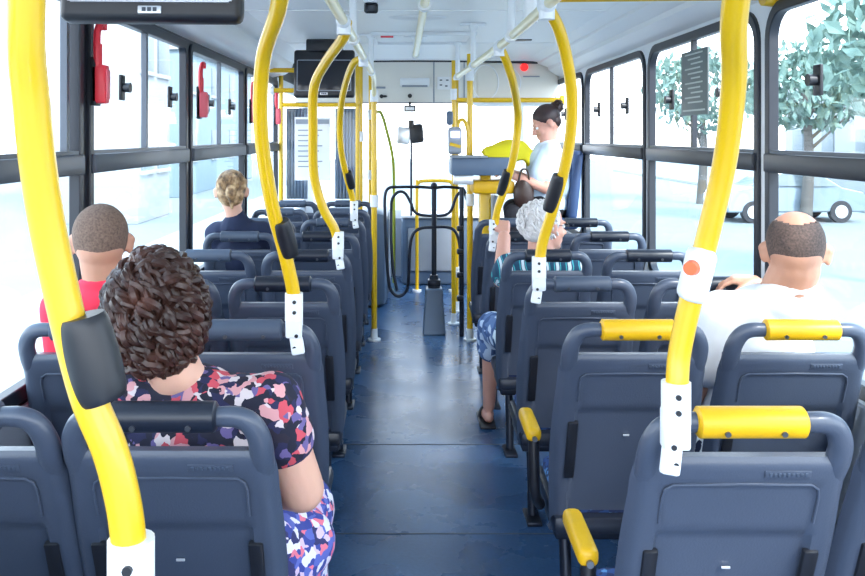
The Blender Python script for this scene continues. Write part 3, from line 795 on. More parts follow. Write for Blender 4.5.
t = thing('conductor_seat', 'tall blue seat of the conductor on a dark pedestal by the window', 'seat', (1.1, 6.25, 0))
m = MB(); m.box((1.245, 6.25, 1.20), (.07, .42, .50), Euler((0, .10, 0)).to_matrix(), .03, 3); m.build('backrest', mat('deep_blue_vinyl', (.025, .055, .14), .5), t)
m = MB(); m.box((1.06, 6.25, .92), (.42, .42, .08), None, .03, 3); m.build('cushion', MATS['deep_blue_vinyl'], t)
m = MB(); m.cyl((1.06, 6.25, .20), (1.06, 6.25, .89), .05); m.bx(.88, 1.25, 6.05, 6.45, .0, .22, .02); m.build('pedestal', dark_metal, t)

# ------------------------------------------------------------------ glass partition on the left at the front
t = thing('glass_partition', 'yellow framed glass partition with a white paper notice, front left', 'partition', (-.7, 7.3, 0))
m = MB()
m.cyl((-1.06, 7.3, 1.825), (-.375, 7.3, 1.825), .019); m.cyl((-1.06, 7.3, .80), (-.375, 7.3, .80), .019)
m.cyl((-1.06, 7.3, 0), (-1.06, 7.3, 2.19), .019); m.cyl((-.395, 7.3, 0), (-.395, 7.3, 2.19), .019)
m.build('partition_frame', yellow, t)
m = MB(); m.bx(-1.045, -.41, 7.298, 7.304, .82, 1.81); m.build('pane', glass, t, smooth=False)
m = MB(); m.bx(-.94, -.63, 7.285, 7.290, 1.17, 1.72); pp = m.build('notice', paper, t, smooth=False, label='white paper notice')
m = MB(); m.bx(-.93, -.64, 7.280, 7.285, 1.66, 1.70)
for k in range(8): m.bx(-.91, -.70-.03*(k % 3), 7.281, 7.285, 1.60-k*.045, 1.61-k*.045)
m.build('notice_print', grey_panel, pp, smooth=False)
m = MB(); m.bx(-1.045, -.41, 7.290, 7.31, .1, .80, .01); m.build('kick_panel', bluegrey, t)
for x0 in (-1.03, -.60):
    t2 = MB(); n = 30
    for i_ in range(n):
        pass
    pts = [(x0+.18*k/n, 7.42+.018*math.sin(k*1.3)) for k in range(n+1)]
    A = [t2.bm.verts.new((p[0], p[1], 1.0)) for p in pts]; B = [t2.bm.verts.new((p[0], p[1], 1.80)) for p in pts]
    for k in range(n): t2.face([A[k], A[k+1], B[k+1], B[k]])
    o = t2.build('curtain', mat('grey_blue_curtain%d' % int(x0*-100), (.30, .38, .50), .85), None)
    md = o.modifiers.new('solid', 'SOLIDIFY'); md.thickness = .006
    tag(o, 'grey-blue curtain hanging at the %s side of the paper notice' % ('left' if x0 < -.8 else 'right'), 'curtain')
for z, a, b, lab in ((2.06, -1.10, -.83, 'upper'), (1.905, -1.02, -.80, 'lower')):
    t = thing('grab_bar', '%s of the two short yellow bars beside the far ceiling monitor' % lab, 'rail', (a, 6.45, z))
    m = MB(); m.tube([V((a, 6.45, z)), V((b, 6.45, z))], .018, 12); m.build('rail_tube', yellow, t)
    m = MB(); m.cyl((a, 6.45, z), (a+.03, 6.45, z), .03); m.build('joint', white, t)

# ------------------------------------------------------------------ ceiling monitors, camera
def monitor(x, y, label, rz=0, tilt=-.10):
    t = thing('ceiling_monitor', label, 'monitor', (x, y, 1.82)); t.rotation_euler = (0, 0, rz); t['base'] = (0, 0, 0)
    R = Euler((tilt, 0, 0)).to_matrix()
    def b(c, d, bev=0.0):
        m = MB(); m.box(R @ V(c), d, R, bev, 3); return m
    b((0, 0, .15), (.405, .06, .32), .018).build('casing', black, t)
    b((0, -.032, .135), (.35, .004, .20), .002).build('screen', screen_m, t)
    m = MB(); m.bm.free(); m.bm = bmesh.new()
    for c, d in (((0, -.034, .033), (.35, .004, .006)), ((0, -.034, .238), (.35, .004, .006)), ((-.178, -.034, .135), (.006, .004, .205)), ((.178, -.034, .135), (.006, .004, .205))):
        m.box(R @ V(c), d, R)
    m.build('screen_bezel', grey_panel if y > 3 else silver, t, smooth=False)
    bd = b((0, -.033, .013), (.052, .005, .018), .002).build('badge', silver, t, label='silver badge')
    m = MB()
    for k in range(3): m.box(R @ V((-.012+k*.012, -.037, .013)), (.008, .002, .009), R)
    m.build('badge_mark', ink_dark, bd, smooth=False)
    m = MB(); m.bx(-.12, .12, -.02, .10, .30, CZ-1.82, .01); m.build('ceiling_mount', black, t)
    return t
monitor(-.565, 1.9, 'black monitor cut by the top edge, hanging near the left windows', rz=.04)
monitor(-.525, 5.6, 'black monitor hanging from the ceiling farther down the bus on the left')
t = thing('surveillance_camera', 'small black surveillance camera on the ceiling above the aisle', 'camera', (-.14, 3.9, CZ))
c = W(371, 8, 4.0)
m = MB(); m.box(c+V((0, 0, .0)), (.065, .06, .05), Euler((.2, 0, .1)).to_matrix(), .012, 3); m.build('camera_body', black, t)
m = MB(); m.cyl(c+V((0, -.03, -.004)), c+V((0, -.042, -.007)), .016); m.build('camera_lens', screen_m, t)
m = MB(); m.cyl(c+V((0, 0, .02)), V((c.x, c.y, CZ)), .012); m.cyl((c.x, c.y, CZ-.012), (c.x, c.y, CZ), .035); m.build('camera_mount', white, t)
t = thing('ceiling_grille', 'long thin black slot in the ceiling near the right rail', 'vent', (.8, 5.0, CZ))
m = MB(); m.bx(.74, .86, 5.6, 5.66, CZ-.006, CZ); m.build('grille', black, t, smooth=False)

# emergency hammers on the left pillars
def hammer(y, label, first, z=1.745):
    x = XL+.024
    t = thing('emergency_hammer', label, 'emergency hammer', (x, y, z), group='red emergency hammers on the left pillars')
    m = MB(); m.box((x+.020, y, z-.01), (.052, .050, .135), None, .008, 2); m.build('case', pink if not first else red, t)
    m = MB(); m.box((x+.047, y, z-.01), (.006, .035, .10), None, .002); m.build('case_front', pink, t)
    m = MB(); m.tube([V((x+.015, y-.012, z+.05)), V((x+.015, y-.018, z+.11)), V((x+.015, y-.014, z+.17)), V((x+.018, y+.005, z+.20)), V((x+.020, y+.03, z+.205)), V((x+.018, y+.038, z+.185))], .013, 8, sm=5)
    m.cyl((x+.018, y-.006, z+.04), (x+.018, y-.006, z+.13), .011); m.build('handle', red, t)
    m = MB(); m.box((x+.004, y, z), (.02, .05, .17), None, .003); m.build('mount', black, t)
hammer(2.93, 'red emergency hammer case on the nearest dark pillar, left', True)
hammer(4.42, 'red emergency hammer on the second dark pillar, with curled handle', False, 1.73)
hammer(5.93, 'red emergency hammer on the third dark pillar, partly behind the curved pole', False, 1.73)
hammer(7.05, 'smallest, farthest red emergency hammer, left of the partition', False, 1.73)

# notice stuck on the right window
t = thing('window_notice', 'dark grey-green printed notice stuck on the right window', 'notice', (XR-.005, 3.87, 1.65))
m = MB(); m.bx(XR-.010, XR-.003, 3.64, 3.985, 1.65, 1.945, .001); m.build('sheet', paper_grey, t)
m = MB()
for k in range(11): m.bx(XR-.0115, XR-.0102, 3.70+.03*(k % 2), 3.93-.04*(k % 3), 1.925-k*.022, 1.932-k*.022)
m.bx(XR-.0115, XR-.0102, 3.67, 3.96, 1.668, 1.676)
m.build('print', ink, t, smooth=False)

# ------------------------------------------------------------------ people
def remesh(mb, name, m, parent, vox=.0065, smooth=3, label=None):
    bmesh.ops.recalc_face_normals(mb.bm, faces=mb.bm.faces[:])
    me = bpy.data.meshes.new('tmp'); mb.bm.to_mesh(me); mb.bm.free()
    o = bpy.data.objects.new('tmp', me); C.objects.link(o)
    r = o.modifiers.new('r', 'REMESH'); r.mode = 'VOXEL'; r.voxel_size = vox; r.use_smooth_shade = True
    s_ = o.modifiers.new('s', 'SMOOTH'); s_.factor = .5; s_.iterations = smooth
    dg = bpy.context.evaluated_depsgraph_get(); dg.update()
    nm = bpy.data.meshes.new_from_object(o.evaluated_get(dg))
    bpy.data.objects.remove(o); bpy.data.meshes.remove(me)
    off = V(parent['base'])
    nm.transform(Matrix.Translation(-off)); nm.name = name
    nm.materials.clear(); nm.materials.append(m)
    for p in nm.polygons: p.use_smooth = True; p.material_index = 0
    q = bpy.data.objects.new(name, nm); C.objects.link(q); q.parent = parent; q['base'] = parent['base']
    if label: q['label'] = label
    return q

def head_frame(c, yaw=0, pitch=0, roll=0, k=1.0):
    """local: +Y looks ahead, +Z up"""
    return Matrix.Translation(V(c)) @ Euler((pitch, roll, yaw)).to_matrix().to_4x4() @ Matrix.Scale(k, 4)
def H_ell(mb, M, c, r, u=24, v=16, e=(0, 0, 0)):
    MM = M @ Matrix.Translation(V(c)) @ Euler(e).to_matrix().to_4x4() @ Matrix.Diagonal((*r, 1))
    bmesh.ops.create_uvsphere(mb.bm, u_segments=u, v_segments=v, radius=1, matrix=MM)
def H_cap(mb, M, a, b, ra, rb):
    s_ = M.to_scale().x; mb.cap(M @ V(a), M @ V(b), ra*s_, rb*s_)
def add_head(mb, M, neck_to, neck_r=.055):
    H_ell(mb, M, (0, -.014, .034), (.077, .096, .086)); H_ell(mb, M, (0, -.03, .0), (.070, .075, .07))
    H_ell(mb, M, (0, .030, -.028), (.060, .064, .085)); H_ell(mb, M, (0, .038, -.072), (.047, .048, .036))
    H_ell(mb, M, (0, .074, -.094), (.021, .017, .016))
    for s_ in (-1, 1):
        H_ell(mb, M, (s_*.036, .062, -.030), (.024, .022, .022))
        H_ell(mb, M, (s_*.083, -.005, .0), (.012, .020, .032), 14, 10, (-.15, 0, s_*-.35))
        H_ell(mb, M, (s_*.087, -.010, .012), (.011, .017, .016), 12, 8, (0, 0, s_*-.45))
        H_ell(mb, M, (s_*.030, .083, .022), (.020, .010, .007))
        H_ell(mb, M, (s_*.009, .102, -.034), (.009, .010, .008), 10, 8)
    H_cap(mb, M, (0, .088, .008), (0, .113, -.030), .0085, .0115)
    H_cap(mb, M, (-.017, .089, -.060), (.017, .089, -.060), .006, .006)
    H_cap(mb, M, (-.014, .087, -.070), (.014, .087, -.070), .007, .007)
    mb.cap(M @ V((0, -.022, -.04)), V(neck_to), neck_r*M.to_scale().x, neck_r*1.12)
def add_eyes(M, parent):
    for s_ in (-1, 1):
        m = MB(); H_ell(m, M, (s_*.031, .081, .003), (.0115, .0115, .0095), 14, 10)
        e = m.build('eye', eye_w, parent)
        m = MB(); H_ell(m, M, (s_*.031, .0905, .003), (.0055, .003, .0055), 12, 8); m.build('iris', iris, e)

def hand(mb, wrist, d, n, thumb_side=1, curl=.55, k=1.0, spread=.12):
    """d: finger direction, n: direction the palm faces"""
    d = V(d).normalized(); n = V(n); n = (n-d*n.dot(d)).normalized(); s_ = d.cross(n).normalized()*thumb_side
    w = V(wrist); 
    kn = []
    for i_, off in enumerate((.030, .010, -.010, -.029)):
        b = w+d*(.088-.004*abs(i_-1))*k+s_*off*k; kn.append(b); mb.cap(w+s_*off*.55*k+d*.012*k, b, .0145*k, .0125*k)
    for i_, (b, L) in enumerate(zip(kn, (.072, .082, .076, .060))):
        a = 0; p = b; dirv = (d+s_*spread*(1.2-i_*.8)).normalized()
        for j, (f, r) in enumerate(((.44, .0098), (.32, .0088), (.24, .0078))):
            a += curl*(1 if j else .8)
            dd = dirv*math.cos(a)+n*math.sin(a); q_ = p+dd*L*f*k
            mb.cap(p, q_, r*k, (r-.0007)*k, 10); p = q_
    p = w+d*.025*k+s_*.024*k; a = w+d*.055*k+s_*.050*k+n*.012*k; b = a+(d*.7+s_*.35+n*(.3+curl*.5)).normalized()*.030*k; c = b+(d*.75+n*(.5+curl*.6)).normalized()*.026*k
    mb.cap(p, a, .015*k, .012*k); mb.cap(a, b, .0115*k, .0105*k); mb.cap(b, c, .0105*k, .0085*k)

def torso(mb, pelvis, chest, shl, shr, g=0, fat=1.0):
    pelvis, chest, shl, shr = V(pelvis), V(chest), V(shl), V(shr)
    ax = (shr-shl).normalized(); up = (chest-pelvis).normalized(); fw = up.cross(ax); 
    R = Matrix((ax, fw, up)).transposed()
    w = (shr-shl).length/2
    mb.ell(pelvis, ((.165*fat+g), (.125*fat+g), .12+g), R)
    mid = pelvis.lerp(chest, .5)
    mb.ell(mid, (.148*fat+g, .112*fat+g, .17+g), R)
    mb.ell(chest, (w*.92+g, .115*fat+g, .15+g), R)
    top = (shl+shr)/2
    mb.cap(shl-ax*-.02, shr-ax*.02, .056+g, .056+g)
    mb.ell(top+V((0, 0, .015)), (.105+g, .07+g, .055+g), R)
def limb(mb, a, b, c, r, g=0):
    mb.cap(a, b, r[0]+g, r[1]+g); mb.cap(b, c, r[1]+g, r[2]+g)

def scalp(M, parent, m, keep, k=1.045, jitter=0, name='hair', off=.0, fr=(.077, .096, .086), solid=.006):
    mb = MB(); bmesh.ops.create_uvsphere(mb.bm, u_segments=64, v_segments=48, radius=1)
    for v in mb.bm.verts:
        v.co = V((v.co.x*fr[0]*k, -.014+v.co.y*fr[1]*k, .034+v.co.z*fr[2]*k))
        if v.co.z < .03 and v.co.y < .02: v.co.y += .0; v.co.z -= (.03-v.co.z)*.25
    dele = [f for f in mb.bm.faces if not keep(f.calc_center_median())]
    bmesh.ops.delete(mb.bm, geom=dele, context='FACES')
    for v in mb.bm.verts: v.co = M @ v.co
    for f in mb.bm.faces: f.smooth = True
    o = mb.build(name, m, parent, ang=80)
    s_ = o.modifiers.new('s', 'SOLIDIFY'); s_.thickness = solid; s_.offset = -1
    return o

def curls(M, c, r, keep, n, length=.05, rad=.006, amp=.009, seed=1, turns=1.6, out=.012):
    rnd = random.Random(seed); mb = MB(); k = 0
    while k < n:
        z = rnd.uniform(-1, 1); a = rnd.uniform(0, 2*PI); q = math.sqrt(1-z*z); d = V((q*math.cos(a), q*math.sin(a), z))
        p = V((c[0]+d.x*r[0], c[1]+d.y*r[1], c[2]+d.z*r[2]))
        if not keep(p): continue
        k += 1
        nrm = V((d.x/r[0], d.y/r[1], d.z/r[2])).normalized()
        tg = V((rnd.uniform(-.6, .6), rnd.uniform(-.6, .6), -1)); tg = (tg-nrm*tg.dot(nrm)).normalized(); s_ = nrm.cross(tg)
        ph = rnd.uniform(0, 6.28); L = length*rnd.uniform(.7, 1.3); pts = []
        for j in range(11):
            t_ = j/10; an = ph+turns*2*PI*t_
            pts.append(M @ (p+tg*L*(t_-.4)+nrm*(out*math.sin(PI*t_)*.8+amp*math.cos(an)*.8)+s_*amp*math.sin(an)))
        rr = rad*rnd.uniform(.7, 1.2)
        mb.tube(pts, lambda t_: rr*(1.05-.75*abs(2*t_-1)**2), 6)
    return mb

# --- woman with curly brown hair, nearest on the left
def person_floral():
    base = (-.45, 1.85, .46)
    t = thing('person', 'person with short curly brown hair in a floral top, seated nearest left', 'person', base)
    hc = V((-.535, 1.83, 1.182)); M = head_frame(hc, yaw=.18, pitch=.05, roll=-.06, k=1.0)
    shl, shr = V((-.64, 1.835, .985)), V((-.285, 1.825, .975)); chest = V((-.455, 1.865, .86)); pel = V((-.44, 1.99, .56))
    b = MB(); add_head(b, M, (-.485, 1.815, 1.03), .052); torso(b, pel, chest, shl, shr, 0, 1.05)
    wl, wr = V((-.54, 2.13, .66)), V((-.34, 2.14, .64))
    limb(b, shl, (-.68, 1.88, .74), wl, (.052, .044, .028)); limb(b, shr, (-.222, 1.855, .775), wr, (.054, .049, .028))
    hand(b, wl, (.5, .8, -.1), (0, 0, -1), -1, .3); hand(b, wr, (-.5, .8, -.1), (0, 0, -1), 1, .3)
    limb(b, (-.54, 1.99, .56), (-.54, 2.22, .57), (-.53, 2.20, .12), (.09, .065, .045)); limb(b, (-.34, 1.99, .56), (-.31, 2.22, .57), (-.31, 2.20, .12), (.09, .065, .045))
    b.ell((-.53, 2.26, .05), (.045, .11, .035)); b.ell((-.31, 2.26, .05), (.045, .11, .035))
    remesh(b, 'body', skin1, t, .0065)
    s_ = MB(); torso(s_, pel, chest, shl+V((0, 0, -.008)), shr+V((0, 0, -.008)), .013, 1.08)
    s_.cap(shl, shl.lerp(V((-.68, 1.88, .74)), .45), .068, .066); s_.cap(shr, shr.lerp(V((-.222, 1.855, .775)), .40), .069, .068)
    remesh(s_, 'top', floral, t, .009, 2)
    k_ = MB(); k_.cap((-.54, 2.0, .55), (-.55, 2.24, .56), .105, .10); k_.cap((-.34, 2.0, .55), (-.285, 2.24, .555), .115, .105); k_.box((-.42, 2.15, .52), (.36, .30, .16), None, .05)
    k_.cap((-.29, 2.24, .55), (-.30, 2.26, .34), .095, .10); k_.cap((-.55, 2.24, .55), (-.54, 2.26, .34), .095, .10)
    k_.cap((-.30, 2.0, .52), (-.245, 2.08, .55), .08, .08)
    remesh(k_, 'skirt', floral2, t, .010, 3)
    hm = MB(); H_ell(hm, M, (0, -.022, .030), (.092, .106, .096)); H_ell(hm, M, (0, -.05, -.035), (.090, .072, .082)); H_ell(hm, M, (0, -.058, -.075), (.070, .05, .05))
    ho = remesh(hm, 'hair', hair_brown, t, .007, 2)
    keep = lambda p: not (p.y > .045 and p.z < .075) and not (p.z < -.115) 
    c1 = curls(M, (0, -.026, -.004), (.094, .106, .122), keep, 520, .060, .0085, .011, 3, 1.1)
    c1.build('curl', hair_brown, ho)['kind'] = 'stuff'
    add_eyes(M, t)
person_floral()

# --- man in red, left window
def person_red():
    base = (-.88, 2.55, .46)
    t = thing('person', 'person with cropped hair in a red shirt, seated at the left window', 'person', base)
    hc = V((-.900, 2.50, 1.232)); M = head_frame(hc, yaw=.32, pitch=-.05, k=1.0)
    shl, shr = V((-1.035, 2.54, 1.035)), V((-.73, 2.54, 1.03)); chest = V((-.885, 2.56, .90)); pel = V((-.875, 2.71, .56))
    b = MB(); add_head(b, M, (-.885, 2.52, 1.09), .060); torso(b, pel, chest, shl, shr)
    wl, wr = V((-1.0, 2.86, .66)), V((-.80, 2.86, .64))
    limb(b, shl, (-1.035, 2.6, .76), wl, (.05, .042, .028)); limb(b, shr, (-.69, 2.6, .76), wr, (.05, .042, .028))
    hand(b, wl, (.4, .8, -.1), (0, 0, -1), -1, .3); hand(b, wr, (-.4, .8, -.1), (0, 0, -1), 1, .3)
    for x in (-.97, -.78): limb(b, (x, 2.70, .56), (x, 2.93, .57), (x, 2.93, .12), (.08, .06, .045)); b.ell((x, 2.97, .05), (.045, .11, .035))
    remesh(b, 'body', skin2, t, .0065)
    s_ = MB(); torso(s_, pel, chest, shl, shr, .014); s_.ell((-.885, 2.482, 1.078), (.080, .052, .058)); s_.cap(shl, shl.lerp(V((-1.035, 2.6, .76)), .6), .062, .06); s_.cap(shr, shr.lerp(V((-.69, 2.6, .76)), .6), .066, .064)
    s_.tube([V((-.885+.066*math.cos(a), 2.505+.058*math.sin(a), 1.115-.010*math.sin(a))) for a in [2*PI*k/24 for k in range(24)]], .016, 8, closed=True)
    remesh(s_, 'shirt', red_cloth, t, .008, 2)
    s_ = MB(); s_.cap((-.955, 2.470, 1.045), (-.93, 2.45, .88), .024, .024); s_.cap((-.955, 2.475, 1.045), (-.84, 2.465, 1.050), .024, .024); s_.cap((-.84, 2.465, 1.05), (-.85, 2.45, .88), .024, .024)
    remesh(s_, 'strap', black_cloth, t, .008, 2)
    s_ = MB()
    for x in (-.97, -.78): limb(s_, (x, 2.70, .56), (x, 2.93, .57), (x, 2.93, .16), (.092, .072, .058))
    remesh(s_, 'trousers', navy_cloth, t, .010, 2)
    scalp(M, t, hair_stubble, lambda p: (p.z > -.050 or (p.y < -.04 and p.z > -.062)) and not (p.y > .055 and p.z < .08) and not (abs(p.x) > .055 and p.z < .03 and p.y > -.03), 1.03)
    add_eyes(M, t)
person_red()

# --- bald man, right window
def person_bald():
    base = (1.12, 2.55, .46)
    t = thing('person', 'bald person in a white t-shirt seated at the right window', 'person', base)
    hc = V((1.168, 2.50, 1.205)); M = head_frame(hc, yaw=-.40, pitch=-.14, k=1.04)
    shl, shr = V((.965, 2.545, 1.015)), V((1.235, 2.55, 1.02)); chest = V((1.105, 2.57, .88)); pel = V((1.10, 2.72, .57))
    b = MB(); add_head(b, M, (1.145, 2.53, 1.07), .066)
    torso(b, pel, chest, shl, shr, 0, 1.15)
    wl = V((.96, 2.87, .66)); hw_ = V((1.262, 2.975, 1.022))
    limb(b, shl, (.90, 2.62, .76), wl, (.055, .046, .03)); limb(b, shr, (1.262, 2.74, .93), hw_, (.055, .044, .030))
    hand(b, wl, (.4, .8, -.1), (0, 0, -1), -1, .3)
    hand(b, V((1.257, 2.965, 1.045)), (-.93, .32, .0), (0, .1, -1), 1, .45, 1.0)
    for x in (1.0, 1.2): limb(b, (x, 2.70, .56), (x, 2.93, .57), (x, 2.93, .12), (.09, .065, .045)); b.ell((x, 2.97, .05), (.045, .11, .035))
    remesh(b, 'body', skin2, t, .0065)
    s_ = MB(); torso(s_, pel, chest, shl, shr, .016, 1.17)
    s_.ell((1.145, 2.492, 1.062), (.085, .055, .062)); s_.cap((1.09, 2.53, 1.055), (1.19, 2.53, 1.06), .052, .052); s_.cap((1.06, 2.53, 1.03), (.985, 2.54, 1.02), .066, .062)
    s_.cap(shl, shl.lerp(V((.90, 2.62, .76)), .65), .074, .070); s_.cap(shr, V((1.245, 2.66, .96)), .060, .056)
    s_.tube([V((1.155+.074*math.cos(a), 2.507+.064*math.sin(a), 1.098-.012*math.sin(a))) for a in [2*PI*k/24 for k in range(24)]], .018, 8, closed=True)
    remesh(s_, 'shirt', white_cloth, t, .008, 2)
    s_ = MB()
    for x in (1.0, 1.19): limb(s_, (x, 2.70, .56), (x, 2.93, .57), (x, 2.93, .16), (.10, .078, .060))
    remesh(s_, 'trousers', navy_cloth, t, .010, 2)
    def keep(p):
        top = .088+ (.02 if p.y < -.06 else 0)
        if p.z > .075+.015*min(1, abs(p.x)/.05): return False
        if p.y > .02: return False
        if p.z < -.066: return False
        return not (abs(p.x) > .068 and p.z < .012 and p.y > -.030)
    scalp(M, t, hair_stubble2, keep, 1.022, solid=.004)
    add_eyes(M, t)
person_bald()

# --- blond person, left window further on
def person_blond():
    base = (-.88, 4.62, .46)
    t = thing('person', 'person with tied blond hair in a navy jacket, seated left', 'person', base)
    hc = V((-.935, 4.58, 1.245)); M = head_frame(hc, yaw=.12, pitch=-.12, k=1.0)
    shl, shr = V((-1.03, 4.60, 1.02)), V((-.75, 4.60, 1.02)); chest = V((-.885, 4.62, .88)); pel = V((-.87, 4.85, .56))
    b = MB(); add_head(b, M, (-.905, 4.57, 1.07), .046); torso(b, pel, chest, shl, shr, -.01)
    wl, wr = V((-1.0, 4.90, .66)), V((-.80, 4.90, .64))
    limb(b, shl, (-1.03, 4.66, .76), wl, (.045, .038, .026)); limb(b, shr, (-.70, 4.66, .76), wr, (.045, .038, .026))
    hand(b, wl, (.4, .8, -.1), (0, 0, -1), -1, .3, .9); hand(b, wr, (-.4, .8, -.1), (0, 0, -1), 1, .3, .9)
    for x in (-.96, -.78): limb(b, (x, 4.84, .56), (x, 5.0, .57), (x, 4.99, .12), (.08, .06, .045)); b.ell((x, 5.03, .05), (.04, .10, .035))
    remesh(b, 'body', skin1, t, .008)
    s_ = MB(); torso(s_, pel, chest, shl, shr, .014); limb(s_, shl, (-1.03, 4.66, .76), wl, (.05, .043, .034), .008); limb(s_, shr, (-.70, 4.66, .76), wr, (.05, .043, .034), .008)
    s_.cap((-.905, 4.57, 1.05), (-.905, 4.57, 1.105), .090, .058); s_.cap((-.99, 4.58, 1.03), (-.82, 4.58, 1.03), .06, .06)
    remesh(s_, 'jacket', navy_cloth, t, .009, 2)
    s_ = MB()
    for x in (-.96, -.78): limb(s_, (x, 4.84, .56), (x, 5.0, .57), (x, 4.99, .16), (.09, .07, .055))
    remesh(s_, 'trousers', black_cloth, t, .010, 2)
    hm = MB(); H_ell(hm, M, (0, -.018, .036), (.084, .102, .092)); H_ell(hm, M, (0, -.05, -.01), (.074, .062, .068)); H_ell(hm, M, (.008, -.118, .0), (.030, .032, .042)); H_cap(hm, M, (.008, -.12, -.02), (.012, -.105, -.085), .018, .009)
    ho = remesh(hm, 'hair', hair_blond, t, .006, 1)
    # strands combed back to the knot
    rnd = random.Random(5); s2 = MB()
    for k in range(110):
        a = rnd.uniform(-1.3, 1.3); z0 = rnd.uniform(.2, 1)
        p0 = V((.085*math.sin(a)*1.0, .05*z0-.02, .036+.09*math.cos(a)*z0)); p2 = V((.008+rnd.uniform(-.02, .02), -.122, rnd.uniform(-.03, .03)))
        d = V((p0.x*.9+.004, -.085, .036*1.0+(p0.z-.036)*.62))
        dd = V((d.x/.086, (d.y+.018)/.104, (d.z-.036)/.094)); dd = dd/max(.2, dd.length); d = V((dd.x*.086, dd.y*.104-.018, dd.z*.094+.036))
        s2.tube([M @ q_ for q_ in smooth_path([p0*1.02, d, p2], 4)], .0028, 5)
    s2.build('hair_strand', hair_blond, ho)['kind'] = 'stuff'
    add_eyes(M, t)
person_blond()

# --- white-haired man, right aisle
def person_old():
    base = (.64, 3.95, .46)
    t = thing('person', 'white-haired person with glasses in a teal patterned shirt, right aisle', 'person', base)
    hc = V((.668, 3.96, 1.130)); M = head_frame(hc, yaw=-1.15, pitch=-.05, k=1.0)
    shl, shr = V((.500, 4.00, .93)), V((.80, 3.93, .93)); chest = V((.645, 4.01, .81)); pel = V((.64, 4.14, .56))
    b = MB(); add_head(b, M, (.650, 3.97, .985), .056); torso(b, pel, chest, shl, shr, 0, 1.1)
    hw_ = V((.545, 4.395, 1.055))
    limb(b, shl, (.49, 4.20, .84), (.525, 4.36, 1.03), (.05, .043, .034)); hand(b, (.53, 4.385, 1.05), (-.05, .8, .5), (0, .5, -.8), 1, .65, 1.05)
    wr = V((.74, 4.28, .66)); limb(b, shr, (.82, 4.02, .72), wr, (.05, .042, .028)); hand(b, wr, (-.4, .8, -.1), (0, 0, -1), 1, .3)
    limb(b, (.56, 4.13, .55), (.468, 4.40, .56), (.462, 4.52, .10), (.085, .058, .032)); limb(b, (.74, 4.13, .55), (.72, 4.36, .56), (.72, 4.36, .12), (.085, .06, .04))
    # feet: the left one bare in a sandal in the aisle
    b.cap((.462, 4.54, .055), (.452, 4.62, .04), .030, .026); b.cap((.460, 4.50, .045), (.452, 4.63, .035), .026, .028)
    for k in range(5): b.cap((.430+.012*k, 4.635, .028), (.428+.012*k, 4.672-.004*k, .024), .0085 if k else .0085, .0075, 8)
    b.ell((.72, 4.42, .05), (.045, .10, .035))
    remesh(b, 'body', skin3, t, .0065)
    s_ = MB(); torso(s_, pel, chest, shl, shr, .016, 1.12); s_.cap(shl, shl.lerp(V((.49, 4.20, .84)), .65), .066, .062); s_.cap(shr, shr.lerp(V((.82, 4.02, .72)), .65), .066, .062)
    s_.cap((.52, 3.98, .90), (.56, 4.10, .64), .07, .08)
    remesh(s_, 'shirt', teal_cloth, t, .009, 2)
    s_ = MB(); s_.cap((.57, 4.14, .55), (.468, 4.40, .555), .105, .082); s_.cap((.468, 4.40, .555), (.466, 4.43, .44), .080, .078); s_.cap((.74, 4.14, .55), (.72, 4.36, .56), .10, .08)
    remesh(s_, 'shorts', shorts_cloth, t, .010, 2)
    s_ = MB(); s_.box((.452, 4.57, .009), (.085, .25, .018), None, .007); s_.tube([V((.418, 4.59, .02)), V((.430, 4.60, .062)), V((.460, 4.61, .068)), V((.488, 4.59, .02))], .009, 8, sm=4); s_.build('sandal', black, t)
    hm = MB(); H_ell(hm, M, (0, -.026, .034), (.086, .100, .086)); H_ell(hm, M, (0, -.055, -.01), (.080, .062, .068))
    ho = remesh(hm, 'hair', hair_white, t, .006, 1)
    keep = lambda p: not (p.y > .03) and p.z > -.06
    curls(M, (0, -.028, .024), (.088, .102, .092), keep, 260, .045, .0045, .006, 9, .8, .008).build('curl', hair_white, ho)['kind'] = 'stuff'
    add_eyes(M, t)
    g = MB()
    for s__ in (-1, 1):
        g.tube([M @ V((s__*.032+.022*math.cos(a), .100, .002+.017*math.sin(a))) for a in [2*PI*k/20 for k in range(20)]], .0016, 6, closed=True)
        g.tube([M @ V((s__*.054, .099, .006)), M @ V((s__*.074, .05, .010)), M @ V((s__*.082, -.005, .012))], .0018, 6)
    g.tube([M @ V((-.010, .101, .006)), M @ V((0, .104, .009)), M @ V((.010, .101, .006))], .0016, 6)
    g.build('glasses', lens_m, t)
person_old()

